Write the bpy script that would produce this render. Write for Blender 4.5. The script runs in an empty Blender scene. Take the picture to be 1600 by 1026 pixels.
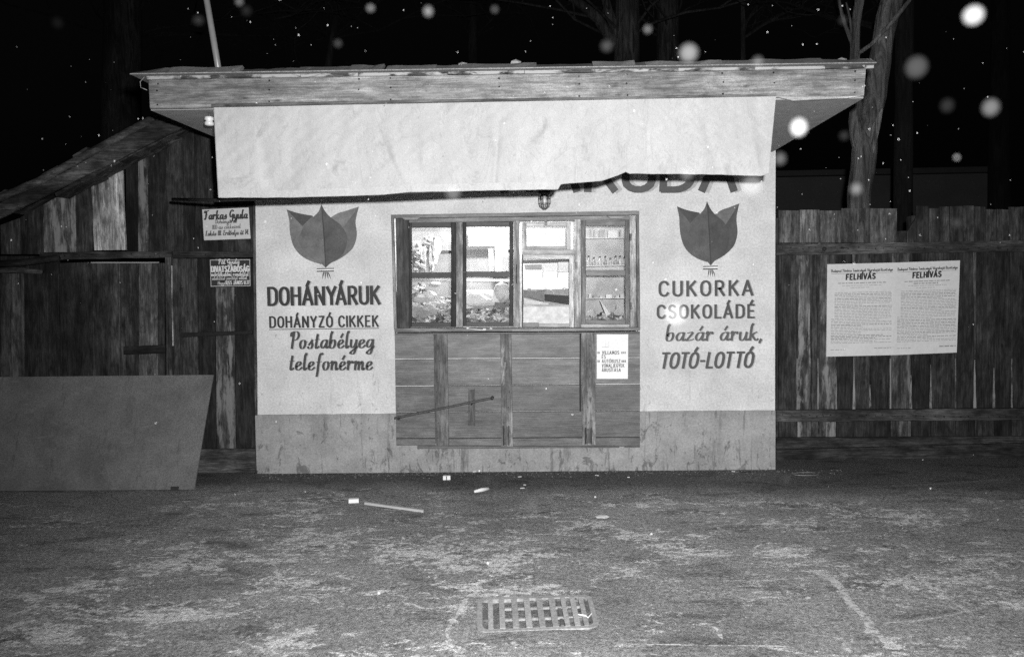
import bpy, bmesh, math, random
import numpy as np
from mathutils import Matrix, Vector, noise as mnoise
S = bpy.context.scene
rnd = random.Random(7)

# ------------------------------------------------------------------ camera
F, VX, VY, ROLL = 1244., 840., 450., .014          # focal length in px of the 1600 px frame, vanishing point of +Y, roll
Yc = Vector((VX-800, 513-VY, -F)).normalized()
_up = Vector((-ROLL, 1, 0)); Zc = (_up - Yc*_up.dot(Yc)).normalized(); Xc = Yc.cross(Zc)
ROT = Matrix((Xc, Yc, Zc))
CAM = Vector((0, -6.91, 1.6))
cd = bpy.data.cameras.new('camera'); cam = bpy.data.objects.new('camera', cd); S.collection.objects.link(cam)
cam.matrix_world = Matrix.Translation(CAM) @ ROT.to_4x4()
cd.sensor_width = 36; cd.lens = F/1600*36; cd.clip_start = .05; cd.clip_end = 600
cd.dof.use_dof = True; cd.dof.focus_distance = 6.6; cd.dof.aperture_fstop = 4.2
S.camera = cam

# ------------------------------------------------------------------ night sky, flash gun, exposure
w = bpy.data.worlds.new('World'); S.world = w; w.use_nodes = True
wn, wl = w.node_tree.nodes, w.node_tree.links
bg = wn['Background']; sky = wn.new('ShaderNodeTexSky'); sky.sky_type = 'NISHITA'; sky.sun_disc = False
sky.sun_elevation = math.radians(-4); sky.sun_rotation = math.radians(200)
bw = wn.new('ShaderNodeRGBToBW'); wl.new(sky.outputs[0], bw.inputs[0]); ad = wn.new('ShaderNodeMath'); ad.operation = 'ADD'; ad.inputs[1].default_value = .014      # low cloud over the town
wl.new(bw.outputs[0], ad.inputs[0]); wl.new(ad.outputs[0], bg.inputs[0])
bg.inputs[1].default_value = .05
fl = bpy.data.lights.new('camera_flash', 'SPOT'); fo = bpy.data.objects.new('camera_flash', fl); S.collection.objects.link(fo)
fl.energy = 2250; fl.spot_size = math.radians(112); fl.spot_blend = 1; fl.shadow_soft_size = .035
fo.location = CAM + Vector((.11, .02, .16))
fo.rotation_euler = (Vector((.55, 0, 1.62)) - fo.location).to_track_quat('-Z', 'Y').to_euler()
S.view_settings.view_transform = 'Standard'; S.view_settings.look = 'None'
S.view_settings.exposure = 0; S.view_settings.gamma = 1; S.view_settings.use_curve_mapping = False
S.cycles.use_denoising = False; S.cycles.max_bounces = 6; S.cycles.transparent_max_bounces = 24
S.cycles.sample_clamp_indirect = 4
S.cycles.caustics_reflective = False; S.cycles.caustics_refractive = False

# ------------------------------------------------------------------ helpers
def P(px, py, Y):
    d = ROT @ Vector((px-800, 513-py, -F)); return CAM + d*((Y-CAM.y)/d.y)
def G(px, py, z=0.):
    d = ROT @ Vector((px-800, 513-py, -F)); return CAM + d*((z-CAM.z)/d.z)

def old(t): return .034*(t/.034)**1.35
def mesh_obj(name, verts, faces, mat=None, parent=None, tone=None, wear=0., smooth=False, **props):
    L = parent_origin(parent)
    me = bpy.data.meshes.new(name)
    me.from_pydata([tuple(Vector(v)-L) for v in verts], [], faces); me.update()
    if smooth:
        for p in me.polygons: p.use_smooth = True
    o = bpy.data.objects.new(name, me); S.collection.objects.link(o)
    if mat: me.materials.append(mat)
    if parent: o.parent = parent
    if tone is not None: o.color = (tone, tone, tone, wear)
    for k, v in props.items(): o[k] = v
    return o
def parent_origin(p):
    v = Vector((0, 0, 0))
    while p: v += p.location; p = p.parent
    return v
def thing(name, label, cat, loc, group=None):
    o = bpy.data.objects.new(name, None); S.collection.objects.link(o); o.location = loc
    o.empty_display_size = .1
    o['label'] = label; o['category'] = cat
    if group: o['group'] = group
    return o
def tagit(o, label, cat, group=None):
    o['label'] = label; o['category'] = cat
    if group: o['group'] = group
    return o

def sweep_rect(a0, a1, b0, b1, front, th, n=4, jit=0., cham=.003):
    """a0->a1 one long edge, b0->b1 the other, front = outward normal; returns verts, faces"""
    V, Fc = [], []
    f = Vector(front)
    for i in range(n+1):
        t = i/n
        a = a0.lerp(a1, t); b = b0.lerp(b1, t)
        u = (b-a).normalized()
        if 0 < i < n and jit: a = a + u*rnd.uniform(-jit, jit); b = b + u*rnd.uniform(-jit, jit)
        off = f*(rnd.uniform(-jit, jit)*.6 if jit else 0)
        c = min(cham, (b-a).length*.25, th*.4)
        V += [a-f*th, a-f*c+off, a+u*c+off, b-u*c+off, b-f*c+off, b-f*th]
    for i in range(n):
        for k in range(6):
            p, q = i*6+k, i*6+(k+1) % 6
            Fc.append((p, q, q+6, p+6))
    Fc.append(tuple(range(5, -1, -1))); Fc.append(tuple(n*6+k for k in range(6)))
    return V, Fc
def fix(o):
    bm = bmesh.new(); bm.from_mesh(o.data); bmesh.ops.recalc_face_normals(bm, faces=bm.faces); bm.to_mesh(o.data); bm.free(); return o
def board(name, q, Y, th, mat, tone=.1, parent=None, wear=0., n=4, jit=.002, axis='v', cham=.003, **props):
    """q: tl,tr,br,bl (pixel pairs or points); Y: depth of the front face"""
    tl, tr, br, bl = [P(p[0], p[1], Y) if len(p) == 2 else Vector(p) for p in q]
    nrm = (tr-tl).cross(bl-tl).normalized()
    if nrm.y > 0: nrm = -nrm
    if axis == 'v': V, Fc = sweep_rect(tl, bl, tr, br, nrm, th, n, jit, cham)
    else: V, Fc = sweep_rect(tl, tr, bl, br, nrm, th, n, jit, cham)
    return fix(mesh_obj(name, V, Fc, mat, parent, tone, wear, **props))
def pbox(name, x0, y0, x1, y1, Y, th, mat, tone=.1, parent=None, **k):
    return board(name, [(x0, y0), (x1, y0), (x1, y1), (x0, y1)], Y, th, mat, tone, parent, axis=k.pop('axis', 'v' if (y1-y0) > (x1-x0) else 'h'), **k)
def box(name, lo, hi, mat, tone=.1, parent=None, rz=0, tilt=0, wear=0., **props):
    lo, hi = Vector(lo), Vector(hi); c = (lo+hi)/2; h = (hi-lo)/2
    R = Matrix.Rotation(rz, 3, 'Z') @ Matrix.Rotation(tilt, 3, 'Y')
    V = [c + R @ Vector((h.x*i, h.y*j, h.z*k)) for i in (-1, 1) for j in (-1, 1) for k in (-1, 1)]
    Fc = [(0, 1, 3, 2), (4, 6, 7, 5), (0, 4, 5, 1), (2, 3, 7, 6), (0, 2, 6, 4), (1, 5, 7, 3)]
    return mesh_obj(name, V, Fc, mat, parent, tone, wear, **props)
def tube(name, pts, rad, mat, tone=.1, parent=None, sides=8, smooth=True, **props):
    pts = [Vector(p) for p in pts]; n = len(pts)
    rads = rad if isinstance(rad, (list, tuple)) else [rad]*n
    V, Fc = [], []; pu = None
    for i, p in enumerate(pts):
        d = (pts[min(i+1, n-1)]-pts[max(i-1, 0)]).normalized()
        if pu is None: pu = Vector((0, 0, 1)) if abs(d.z) < .9 else Vector((0, 1, 0))
        u = (pu - d*pu.dot(d)).normalized(); pu = u; v = d.cross(u)
        for k in range(sides):
            a = 2*math.pi*k/sides
            V.append(p + (u*math.cos(a)+v*math.sin(a))*rads[i])
    for i in range(n-1):
        for k in range(sides):
            a, b = i*sides+k, i*sides+(k+1) % sides
            Fc.append((a, b, b+sides, a+sides))
    Fc.append(tuple(range(sides-1, -1, -1))); Fc.append(tuple((n-1)*sides+k for k in range(sides)))
    if name is None: return V, Fc
    return mesh_obj(name, V, Fc, mat, parent, tone, 0., smooth, **props)
def lathe(name, base, prof, mat, tone=.1, parent=None, sides=12, **props):
    V, Fc = [], []; base = Vector(base)
    for r, z in prof:
        for k in range(sides):
            a = 2*math.pi*k/sides; V.append(base+Vector((r*math.cos(a), r*math.sin(a), z)))
    for i in range(len(prof)-1):
        for k in range(sides):
            a, b = i*sides+k, i*sides+(k+1) % sides; Fc.append((a, b, b+sides, a+sides))
    Fc.append(tuple(range(sides-1, -1, -1))); Fc.append(tuple((len(prof)-1)*sides+k for k in range(sides)))
    return mesh_obj(name, V, Fc, mat, parent, tone, 0., True, **props)
def blob(name, c, r, mat, tone=.5, parent=None, seed=0, amp=.25, freq=2., sub=2, **props):
    bm = bmesh.new(); bmesh.ops.create_icosphere(bm, subdivisions=sub, radius=1)
    c = Vector(c); r = Vector(r); V = []
    for v in bm.verts:
        n = v.co.normalized(); k = 1+amp*mnoise.noise(n*freq+Vector((seed*3.1, 0, seed)))+amp*.5*mnoise.noise(n*freq*2.7+Vector((0, seed, 5)))
        V.append(c+Vector((n.x*r.x*k, n.y*r.y*k, n.z*r.z*k)))
    Fc = [tuple(v.index for v in f.verts) for f in bm.faces]; bm.free()
    return mesh_obj(name, V, Fc, mat, parent, tone, **props)

# ------------------------------------------------------------------ materials (a black-and-white world)
class NT:
    def __init__(s, name):
        s.m = bpy.data.materials.new(name); s.m.use_nodes = True; s.n = s.m.node_tree.nodes; s.l = s.m.node_tree.links
        s.b = s.n['Principled BSDF']; s.b.inputs['Specular IOR Level'].default_value = .3
        s.geo = s.n.new('ShaderNodeNewGeometry'); s.oi = s.n.new('ShaderNodeObjectInfo')
    def link(s, a, b): s.l.new(a, b)
    def val(s, x, sock):
        if isinstance(x, (int, float)): sock.default_value = x
        else: s.link(x, sock)
    def math(s, op, a, b=0., c=0., clamp=False):
        n = s.n.new('ShaderNodeMath'); n.operation = op; n.use_clamp = clamp
        s.val(a, n.inputs[0]); s.val(b, n.inputs[1]); s.val(c, n.inputs[2]); return n.outputs[0]
    def pos(s, scale=(1, 1, 1), rand=True):
        v = s.n.new('ShaderNodeVectorMath'); v.operation = 'MULTIPLY'; s.link(s.geo.outputs['Position'], v.inputs[0]); v.inputs[1].default_value = scale
        o = v.outputs[0]
        if rand:
            k = s.math('MULTIPLY', s.oi.outputs['Random'], 57.)
            a = s.n.new('ShaderNodeVectorMath'); a.operation = 'ADD'; s.link(o, a.inputs[0]); s.link(k, a.inputs[1]); o = a.outputs[0]
        return o
    def noise(s, vec, scale, detail=4., rough=.55, dist=0.):
        n = s.n.new('ShaderNodeTexNoise'); s.link(vec, n.inputs['Vector']); n.inputs['Scale'].default_value = scale
        n.inputs['Detail'].default_value = detail; n.inputs['Roughness'].default_value = rough; n.inputs['Distortion'].default_value = dist
        return n.outputs[0]
    def ramp(s, x, a, b, lo=0., hi=1.):
        n = s.n.new('ShaderNodeMapRange'); n.clamp = True; s.val(x, n.inputs[0])
        n.inputs[1].default_value = a; n.inputs[2].default_value = b; s.val(lo, n.inputs[3]); s.val(hi, n.inputs[4]); return n.outputs[0]
    def mix(s, f, a, b):
        n = s.n.new('ShaderNodeMix'); n.data_type = 'FLOAT'; s.val(f, n.inputs[0]); s.val(a, n.inputs[2]); s.val(b, n.inputs[3]); return n.outputs[0]
    def color(s, v): s.link(v, s.b.inputs['Base Color'])
    def rough(s, v): s.val(v, s.b.inputs['Roughness'])
    def bump(s, h, strength=.3, dist=.005):
        n = s.n.new('ShaderNodeBump'); n.inputs['Strength'].default_value = strength; n.inputs['Distance'].default_value = dist
        s.link(h, n.inputs['Height']); s.link(n.outputs[0], s.b.inputs['Normal'])
    def tone(s):
        c = s.n.new('ShaderNodeSeparateColor'); s.link(s.oi.outputs['Color'], c.inputs[0]); return c.outputs[0]
    def sep(s, i):
        c = s.n.new('ShaderNodeSeparateXYZ'); s.link(s.geo.outputs['Position'], c.inputs[0]); return c.outputs[i]
def lin(c):   # 0-255 print value -> linear
    c /= 255.; return c/12.92 if c < .04045 else ((c+.055)/1.055)**2.4

def wood(name, along, wearv=3.2, knots=True, contrast=1., rgh=.75, spec=.2, ws=1.):
    t = NT(name); sc = {'z': (34, 34, 1.6), 'x': (1.6, 34, 34)}[along]
    p = t.pos(sc); g1 = t.noise(p, 1., 5., .65, .4); g2 = t.noise(p, 4.5, 3., .7)
    pl = t.pos({'z': (3, 3, 1.), 'x': (1., 3, 3)}[along]); blot = t.noise(pl, 1.3, 5., .6)
    v = t.math('MULTIPLY', t.tone(), t.ramp(g1, .36, .64, 1-.36*contrast, 1+.36*contrast))
    v = t.math('MULTIPLY', v, t.ramp(g2, .38, .62, 1-.42*contrast, 1+.42*contrast))
    v = t.math('MULTIPLY', v, t.ramp(blot, .36, .64, 1-.62*contrast, 1+.62*contrast))
    b2 = t.noise(t.pos({'z': (1, 1, .35), 'x': (.35, 1, 1)}[along]), 16., 6., .72, .3); v = t.math('MULTIPLY', v, t.ramp(b2, .38, .62, 1-.5*contrast, 1+.5*contrast))
    gr = t.noise(t.pos((1, 1, 1)), 190., 3., .7); v = t.math('MULTIPLY', v, t.ramp(gr, .36, .64, .72, 1.28))
    # weathered pale wood where the paint has gone, amount per board in the object's alpha
    pw = t.pos({'z': (9, 9, 1.*ws), 'x': (1.*ws, 9, 9)}[along]); wn_ = t.math('ADD', t.math('MULTIPLY', t.noise(pw, 1.4, 6., .65, .3), .7), t.math('MULTIPLY', b2, .3))
    thr = t.math('SUBTRACT', .70, t.math('MULTIPLY', t.oi.outputs['Alpha'], .30))
    m = t.math('MULTIPLY', t.ramp(t.math('SUBTRACT', wn_, thr), 0., .07), .85)
    v = t.mix(m, v, t.math('MINIMUM', t.math('MULTIPLY', t.tone(), wearv), .5))
    if knots:
        pk = t.pos({'z': (7, 7, 2.6), 'x': (2.6, 7, 7)}[along]); vo = t.n.new('ShaderNodeTexVoronoi'); vo.inputs['Scale'].default_value = 1.5
        t.link(pk, vo.inputs['Vector']); k = t.ramp(vo.outputs['Distance'], .04, .13, .35, 1.)
        v = t.math('MULTIPLY', v, k)
    t.color(v); t.rough(rgh); t.b.inputs['Specular IOR Level'].default_value = spec
    t.bump(t.math('ADD', g1, t.math('MULTIPLY', g2, .6)), .55, .004)
    return t.m
WV = wood('weathered_wood_vertical', 'z'); WH = wood('weathered_wood_horizontal', 'x')
PV = wood('painted_wood_vertical', 'z', 2.2, False, .7, .6, .2); PH = wood('painted_wood_horizontal', 'x', 2.2, False, .42, .5, .4)

def plaster(name, base, dirt_top=None, dark=.35):
    t = NT(name); p = t.pos(rand=False)
    n1 = t.noise(p, 1.7, 5., .6); n2 = t.noise(p, 60., 4., .7); n3 = t.noise(p, 260., 2., .6)
    v = t.math('MULTIPLY', t.ramp(n1, .36, .64, base*.87, base*1.08), t.ramp(n2, .36, .64, .86, 1.13))
    v = t.math('MULTIPLY', v, t.ramp(n3, .36, .64, .8, 1.18))
    sp = t.noise(p, 5., 6., .7); v = t.math('MULTIPLY', v, t.ramp(sp, .36, .64, .92 if dirt_top is None else .8, 1.06))
    # scratches and scuffs, more of them low on the wall
    ps = t.pos((1.4, 1, .8), False); s = t.noise(ps, 6., 7., .72, 1.4)
    z = t.sep(2)
    lowz = t.ramp(z, .1, 1.3, 1., 0.) if dirt_top is None else t.ramp(z, 0., dirt_top, 1., .25)
    th = t.math('SUBTRACT', .655 if dirt_top is None else .63, t.math('MULTIPLY', lowz, .085))
    m = t.math('MULTIPLY', t.ramp(t.math('SUBTRACT', s, th), 0., .05), dark)
    v = t.math('MULTIPLY', v, t.math('SUBTRACT', 1., m))
    # vertical hairline runs
    pc = t.pos((9, 9, .7), False); c = t.noise(pc, 1.6, 6., .7, .5)
    if dirt_top is not None:
        mp = t.n.new('ShaderNodeMapping'); mp.inputs['Rotation'].default_value = (0, math.radians(-32), 0); mp.inputs['Scale'].default_value = (13, 1, 1.8); t.link(t.geo.outputs['Position'], mp.inputs[0])
        dsc = t.noise(mp.outputs[0], 1.3, 7., .72, .6); v = t.math('MULTIPLY', v, t.ramp(dsc, .585, .625, 1., .62))
    m2 = t.math('MULTIPLY', t.ramp(c, .585 if dirt_top is None else .565, .63, 0., dark*.8), lowz)
    v = t.math('MULTIPLY', v, t.math('SUBTRACT', 1., m2))
    t.color(v); t.rough(.85)
    t.bump(t.math('ADD', n2, t.math('MULTIPLY', n3, .6)), .35, .004)
    return t.m
PLASTER = plaster('limewashed_plaster', .60)
DADO = plaster('grey_cement_dado', .32, .55, .48)

def simple(name, rgh=.7, namp=.12, scale=30., bump=.15, metal=0., spec=.3, fixed=None):
    t = NT(name); p = t.pos(); n = t.noise(p, scale, 4., .6); n2 = t.noise(p, 2.3, 4., .6)
    base = t.tone() if fixed is None else fixed
    v = t.math('MULTIPLY', base, t.ramp(n, .36, .64, 1-namp, 1+namp)); v = t.math('MULTIPLY', v, t.ramp(n2, .36, .64, 1-namp*.6, 1+namp*.6))
    t.color(v); t.rough(rgh); t.b.inputs['Metallic'].default_value = metal; t.b.inputs['Specular IOR Level'].default_value = spec
    if bump: t.bump(n, bump, .003)
    return t.m
MATTE = simple('matte_surface'); PAPER = simple('paper', .8, .05, 45., .1); METAL = simple('dull_iron', .5, .3, 60., .3, .3)
FELT = simple('roofing_felt', .95, .35, 120., .6); SMOOTH = simple('glazed_surface', .3, .06, 20., .03, spec=.5)
INK = simple('sign_paint', .6, .16, 90., 0.); INTERIOR = simple('interior_paint', .7, .06, 8., .03)
def hard():
    t = NT('hardboard_sheet'); p = t.pos(rand=False); a = t.noise(p, 130., 3., .7); b = t.noise(p, 3., 6., .7, .4); c = t.noise(t.pos((1, 1, 5), False), 5., 7., .75, .8); d = t.noise(t.pos((6, 1, 1), False), 3., 6., .7)
    v = t.math('MULTIPLY', t.tone(), t.ramp(a, .36, .64, .66, 1.36)); v = t.math('MULTIPLY', v, t.ramp(b, .36, .64, .8, 1.2))
    v = t.mix(t.math('MULTIPLY', t.ramp(c, .60, .65), .5), v, .2); v = t.math('MULTIPLY', v, t.ramp(d, .60, .66, 1., .7)); t.color(v); t.rough(.8); t.bump(b, .3, .01); return t.m
HARD = hard()
def cloth():
    t = NT('canvas'); p = t.pos(rand=False)
    a = t.noise(t.pos((1, 1, .16), False), 14., 5., .6); b = t.noise(p, 2.2, 4., .6); wv = t.noise(t.pos((1, 1, 1), False), 240., 3., .6)
    v = t.math('MULTIPLY', t.tone(), t.ramp(a, .3, .7, .93, 1.05)); v = t.math('MULTIPLY', v, t.ramp(b, .3, .7, .92, 1.06))
    v = t.math('MULTIPLY', v, t.ramp(wv, .36, .64, .84, 1.14))
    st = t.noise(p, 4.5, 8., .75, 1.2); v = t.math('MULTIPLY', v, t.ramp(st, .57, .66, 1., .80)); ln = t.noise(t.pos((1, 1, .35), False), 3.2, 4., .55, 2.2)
    v = t.math('MULTIPLY', v, t.ramp(t.math('ABSOLUTE', t.math('SUBTRACT', ln, .5)), 0., .012, .88, 1.))  # fold shading painted into the canvas colour as thin darker crease lines
    t.color(v); t.rough(.9); t.bump(t.math('ADD', wv, t.math('MULTIPLY', a, .8)), .25, .004); return t.m
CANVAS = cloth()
def bark():
    t = NT('bark'); p = t.pos((9, 9, 1.1)); n = t.noise(p, 1.6, 7., .75, 1.2); n2 = t.noise(t.pos((1, 1, .5)), 2., 4., .6)
    v = t.math('MULTIPLY', t.tone(), t.ramp(n, .38, .62, .3, 1.9)); v = t.math('MULTIPLY', v, t.ramp(n2, .38, .62, .6, 1.45))
    t.color(v); t.rough(.9); t.bump(n, 1., .06); return t.m
BARK = bark()
def leafpaint():
    t = NT('painted_leaf'); p = t.pos((1, 1, 1)); n = t.noise(p, 9., 5., .65, .3); n2 = t.noise(p, 70., 3., .6)
    v = t.math('MULTIPLY', t.tone(), t.ramp(n, .3, .7, .72, 1.32)); v = t.math('MULTIPLY', v, t.ramp(n2, .3, .7, .85, 1.15)); t.color(v); t.rough(.6); return t.m
LEAF = leafpaint()
def glass():
    m = bpy.data.materials.new('window_glass'); m.use_nodes = True; n, l = m.node_tree.nodes, m.node_tree.links; n.clear()
    o = n.new('ShaderNodeOutputMaterial'); tr = n.new('ShaderNodeBsdfTransparent'); gl = n.new('ShaderNodeBsdfGlossy'); mx = n.new('ShaderNodeMixShader'); fr = n.new('ShaderNodeFresnel')
    nz_ = n.new('ShaderNodeTexNoise'); nz_.inputs['Scale'].default_value = 9; nz_.inputs['Detail'].default_value = 6; g_ = n.new('ShaderNodeNewGeometry'); l.new(g_.outputs['Position'], nz_.inputs['Vector'])
    mr = n.new('ShaderNodeMapRange'); mr.inputs[1].default_value = .4; mr.inputs[2].default_value = .66; mr.inputs[3].default_value = .95; mr.inputs[4].default_value = .88; l.new(nz_.outputs[0], mr.inputs[0]); l.new(mr.outputs[0], tr.inputs[0]); gl.inputs['Roughness'].default_value = .03; fr.inputs[0].default_value = 1.45
    l.new(fr.outputs[0], mx.inputs[0]); l.new(tr.outputs[0], mx.inputs[1]); l.new(gl.outputs[0], mx.inputs[2]); l.new(mx.outputs[0], o.inputs[0]); return m
GLASS = glass()
def flake():
    m = bpy.data.materials.new('wet_snow'); m.use_nodes = True; n, l = m.node_tree.nodes, m.node_tree.links; n.clear()
    o = n.new('ShaderNodeOutputMaterial'); tr = n.new('ShaderNodeBsdfTransparent'); d = n.new('ShaderNodeBsdfDiffuse'); mx = n.new('ShaderNodeMixShader'); oi = n.new('ShaderNodeObjectInfo')
    d.inputs[0].default_value = (.8, .8, .8, 1); l.new(oi.outputs['Alpha'], mx.inputs[0]); l.new(tr.outputs[0], mx.inputs[1]); l.new(d.outputs[0], mx.inputs[2]); l.new(mx.outputs[0], o.inputs[0]); return m
FLAKE = flake()
def emit(name, v):
    m = bpy.data.materials.new(name); m.use_nodes = True; b = m.node_tree.nodes['Principled BSDF']
    b.inputs['Emission Color'].default_value = (1, 1, 1, 1); b.inputs['Emission Strength'].default_value = v; return m
BULB = emit('lit_bulb_glass', 30.)

def asphalt():
    t = NT('asphalt'); p = t.pos(rand=False)
    at = t.n.new('ShaderNodeAttribute'); at.attribute_name = 'frost'; fr = at.outputs['Fac']
    g = t.noise(p, 130., 3., .75); g0 = t.noise(p, 38., 4., .7); big = t.noise(p, .9, 5., .6)
    base = t.math('MULTIPLY', t.ramp(big, .36, .64, .20, .27), t.ramp(fr, -.19, -.06, .36, 1.))
    base = t.math('MULTIPLY', base, t.ramp(g, .32, .68, .35, 1.75)); base = t.math('MULTIPLY', base, t.ramp(g0, .36, .64, .62, 1.4))
    dk = t.noise(t.pos((1, 2.2, 1), False), 2.6, 6., .65, .4); base = t.math('MULTIPLY', base, t.ramp(dk, .36, .47, .6, 1.05))
    # dried salt and frost rubbed into streaks
    rot = t.n.new('ShaderNodeMapping'); rot.inputs['Rotation'].default_value = (0, 0, math.radians(-24)); rot.inputs['Scale'].default_value = (1.6, 2.9, 1)
    t.link(t.geo.outputs['Position'], rot.inputs[0])
    s = t.noise(rot.outputs[0], 4.2, 11., .72, 1.1); s2 = t.noise(p, 40., 5., .8)
    lo = t.math('MULTIPLY', t.math('SUBTRACT', t.noise(t.pos((1, 1.6, 1), False), 1.5, 3., .6), .53), .42)
    k = t.math('ADD', t.math('ADD', t.math('ADD', t.math('MULTIPLY', s, .66), t.math('MULTIPLY', s2, .34)), fr), lo)
    m = t.math('MULTIPLY', t.ramp(k, .497, .525), t.ramp(s2, .35, .55, .35, 1.))
    soft = t.ramp(k, .45, .54, 0., .12)
    m = t.math('MAXIMUM', m, soft)
    salt = t.math('MULTIPLY', t.ramp(g, .36, .64, .42, .85), t.ramp(g0, .36, .64, .8, 1.15))
    t.color(t.mix(m, base, salt)); t.rough(.9)
    t.b.inputs['Specular IOR Level'].default_value = .15
    t.bump(t.math('ADD', g, t.math('MULTIPLY', g0, 1.2)), .8, .008)
    return t.m
ASPHALT = asphalt()

# ------------------------------------------------------------------ lettering: strokes painted with a flat brush
def arc(cx, cy, rx, ry, a0, a1, n=9):
    return [(cx+rx*math.cos(math.radians(a0+(a1-a0)*i/n)), cy+ry*math.sin(math.radians(a0+(a1-a0)*i/n))) for i in range(n+1)]
def O_(w=.5): return [(w*.5, 1.)] + arc(w*.5, .64, w*.5, .36, 90, 0, 5)[1:] + arc(w*.5, .36, w*.5, .36, 0, -180, 10) + arc(w*.5, .64, w*.5, .36, 180, 90, 5)
SANS = {
 'A': (.54, [[(0, 0), (.27, 1), (.54, 0)], [(.1, .3), (.44, .3)]]),
 'B': (.44, [[(0, 0), (0, 1)], [(0, 1), (.24, 1)]+arc(.24, .76, .17, .24, 90, -90, 6)+[(0, .52)], [(.2, .52)]+arc(.24, .26, .2, .26, 90, -90, 6)+[(0, 0)]]),
 'C': (.46, [arc(.25, .66, .25, .34, 25, 180, 7)+arc(.25, .34, .25, .34, 180, 335, 7)]),
 'D': (.48, [[(0, 0), (0, 1), (.2, 1)]+arc(.2, .7, .28, .3, 90, 0, 5)+arc(.2, .3, .28, .3, 0, -90, 5)+[(0, 0)]]),
 'E': (.38, [[(.38, 1), (0, 1), (0, 0), (.38, 0)], [(0, .52), (.32, .52)]]),
 'F': (.38, [[(.38, 1), (0, 1), (0, 0)], [(0, .5), (.32, .5)]]),
 'G': (.48, [arc(.25, .66, .25, .34, 25, 180, 7)+arc(.25, .34, .25, .34, 180, 355, 8)+[(.5, .45), (.28, .45)]]),
 'H': (.46, [[(0, 0), (0, 1)], [(.46, 0), (.46, 1)], [(0, .52), (.46, .52)]]),
 'I': (.0, [[(0, 0), (0, 1)]]),
 'J': (.3, [[(.3, 1), (.3, .25)]+arc(.15, .2, .15, .2, 0, -160, 6)]),
 'K': (.46, [[(0, 0), (0, 1)], [(.44, 1), (.04, .48)], [(.14, .6), (.47, 0)]]),
 'L': (.36, [[(0, 1), (0, 0), (.36, 0)]]),
 'M': (.56, [[(0, 0), (.04, 1), (.28, .3), (.52, 1), (.56, 0)]]),
 'N': (.48, [[(0, 0), (0, 1), (.48, 0), (.48, 1)]]),
 'O': (.5, [O_()]),
 'P': (.42, [[(0, 0), (0, 1), (.22, 1)]+arc(.22, .73, .2, .27, 90, -90, 6)+[(0, .46)]]),
 'R': (.45, [[(0, 0), (0, 1), (.22, 1)]+arc(.22, .74, .2, .26, 90, -90, 6)+[(0, .48)], [(.2, .48), (.46, 0)]]),
 'S': (.42, [arc(.21, .75, .2, .25, 30, 180, 6)+[(.04, .62), (.21, .52), (.38, .4)]+arc(.21, .26, .21, .26, 10, -150, 7)]),
 'T': (.46, [[(0, 1), (.46, 1)], [(.23, 1), (.23, 0)]]),
 'U': (.46, [[(0, 1), (0, .25)]+arc(.23, .24, .23, .24, 180, 360, 7)+[(.46, 1)]]),
 'V': (.5, [[(0, 1), (.25, 0), (.5, 1)]]),
 'X': (.46, [[(0, 1), (.46, 0)], [(.46, 1), (0, 0)]]),
 'Y': (.5, [[(0, 1), (.25, .48), (.5, 1)], [(.25, .48), (.25, 0)]]),
 'Z': (.44, [[(0, 1), (.44, 1), (0, 0), (.44, 0)]]),
 '-': (.24, [[(0, .45), (.24, .45)]]), '.': (.0, [[(0, 0), (0, .1)]]), ',': (.06, [[(.06, .1), (0, -.14)]]), ' ': (.2, []),
 '0': (.4, [O_(.4)]), '1': (.14, [[(0, .8), (.14, 1), (.14, 0)]]), '7': (.36, [[(0, 1), (.36, 1), (.12, 0)]]), '4': (.4, [[(.3, 0), (.3, 1), (0, .3), (.4, .3)]])}
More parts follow.
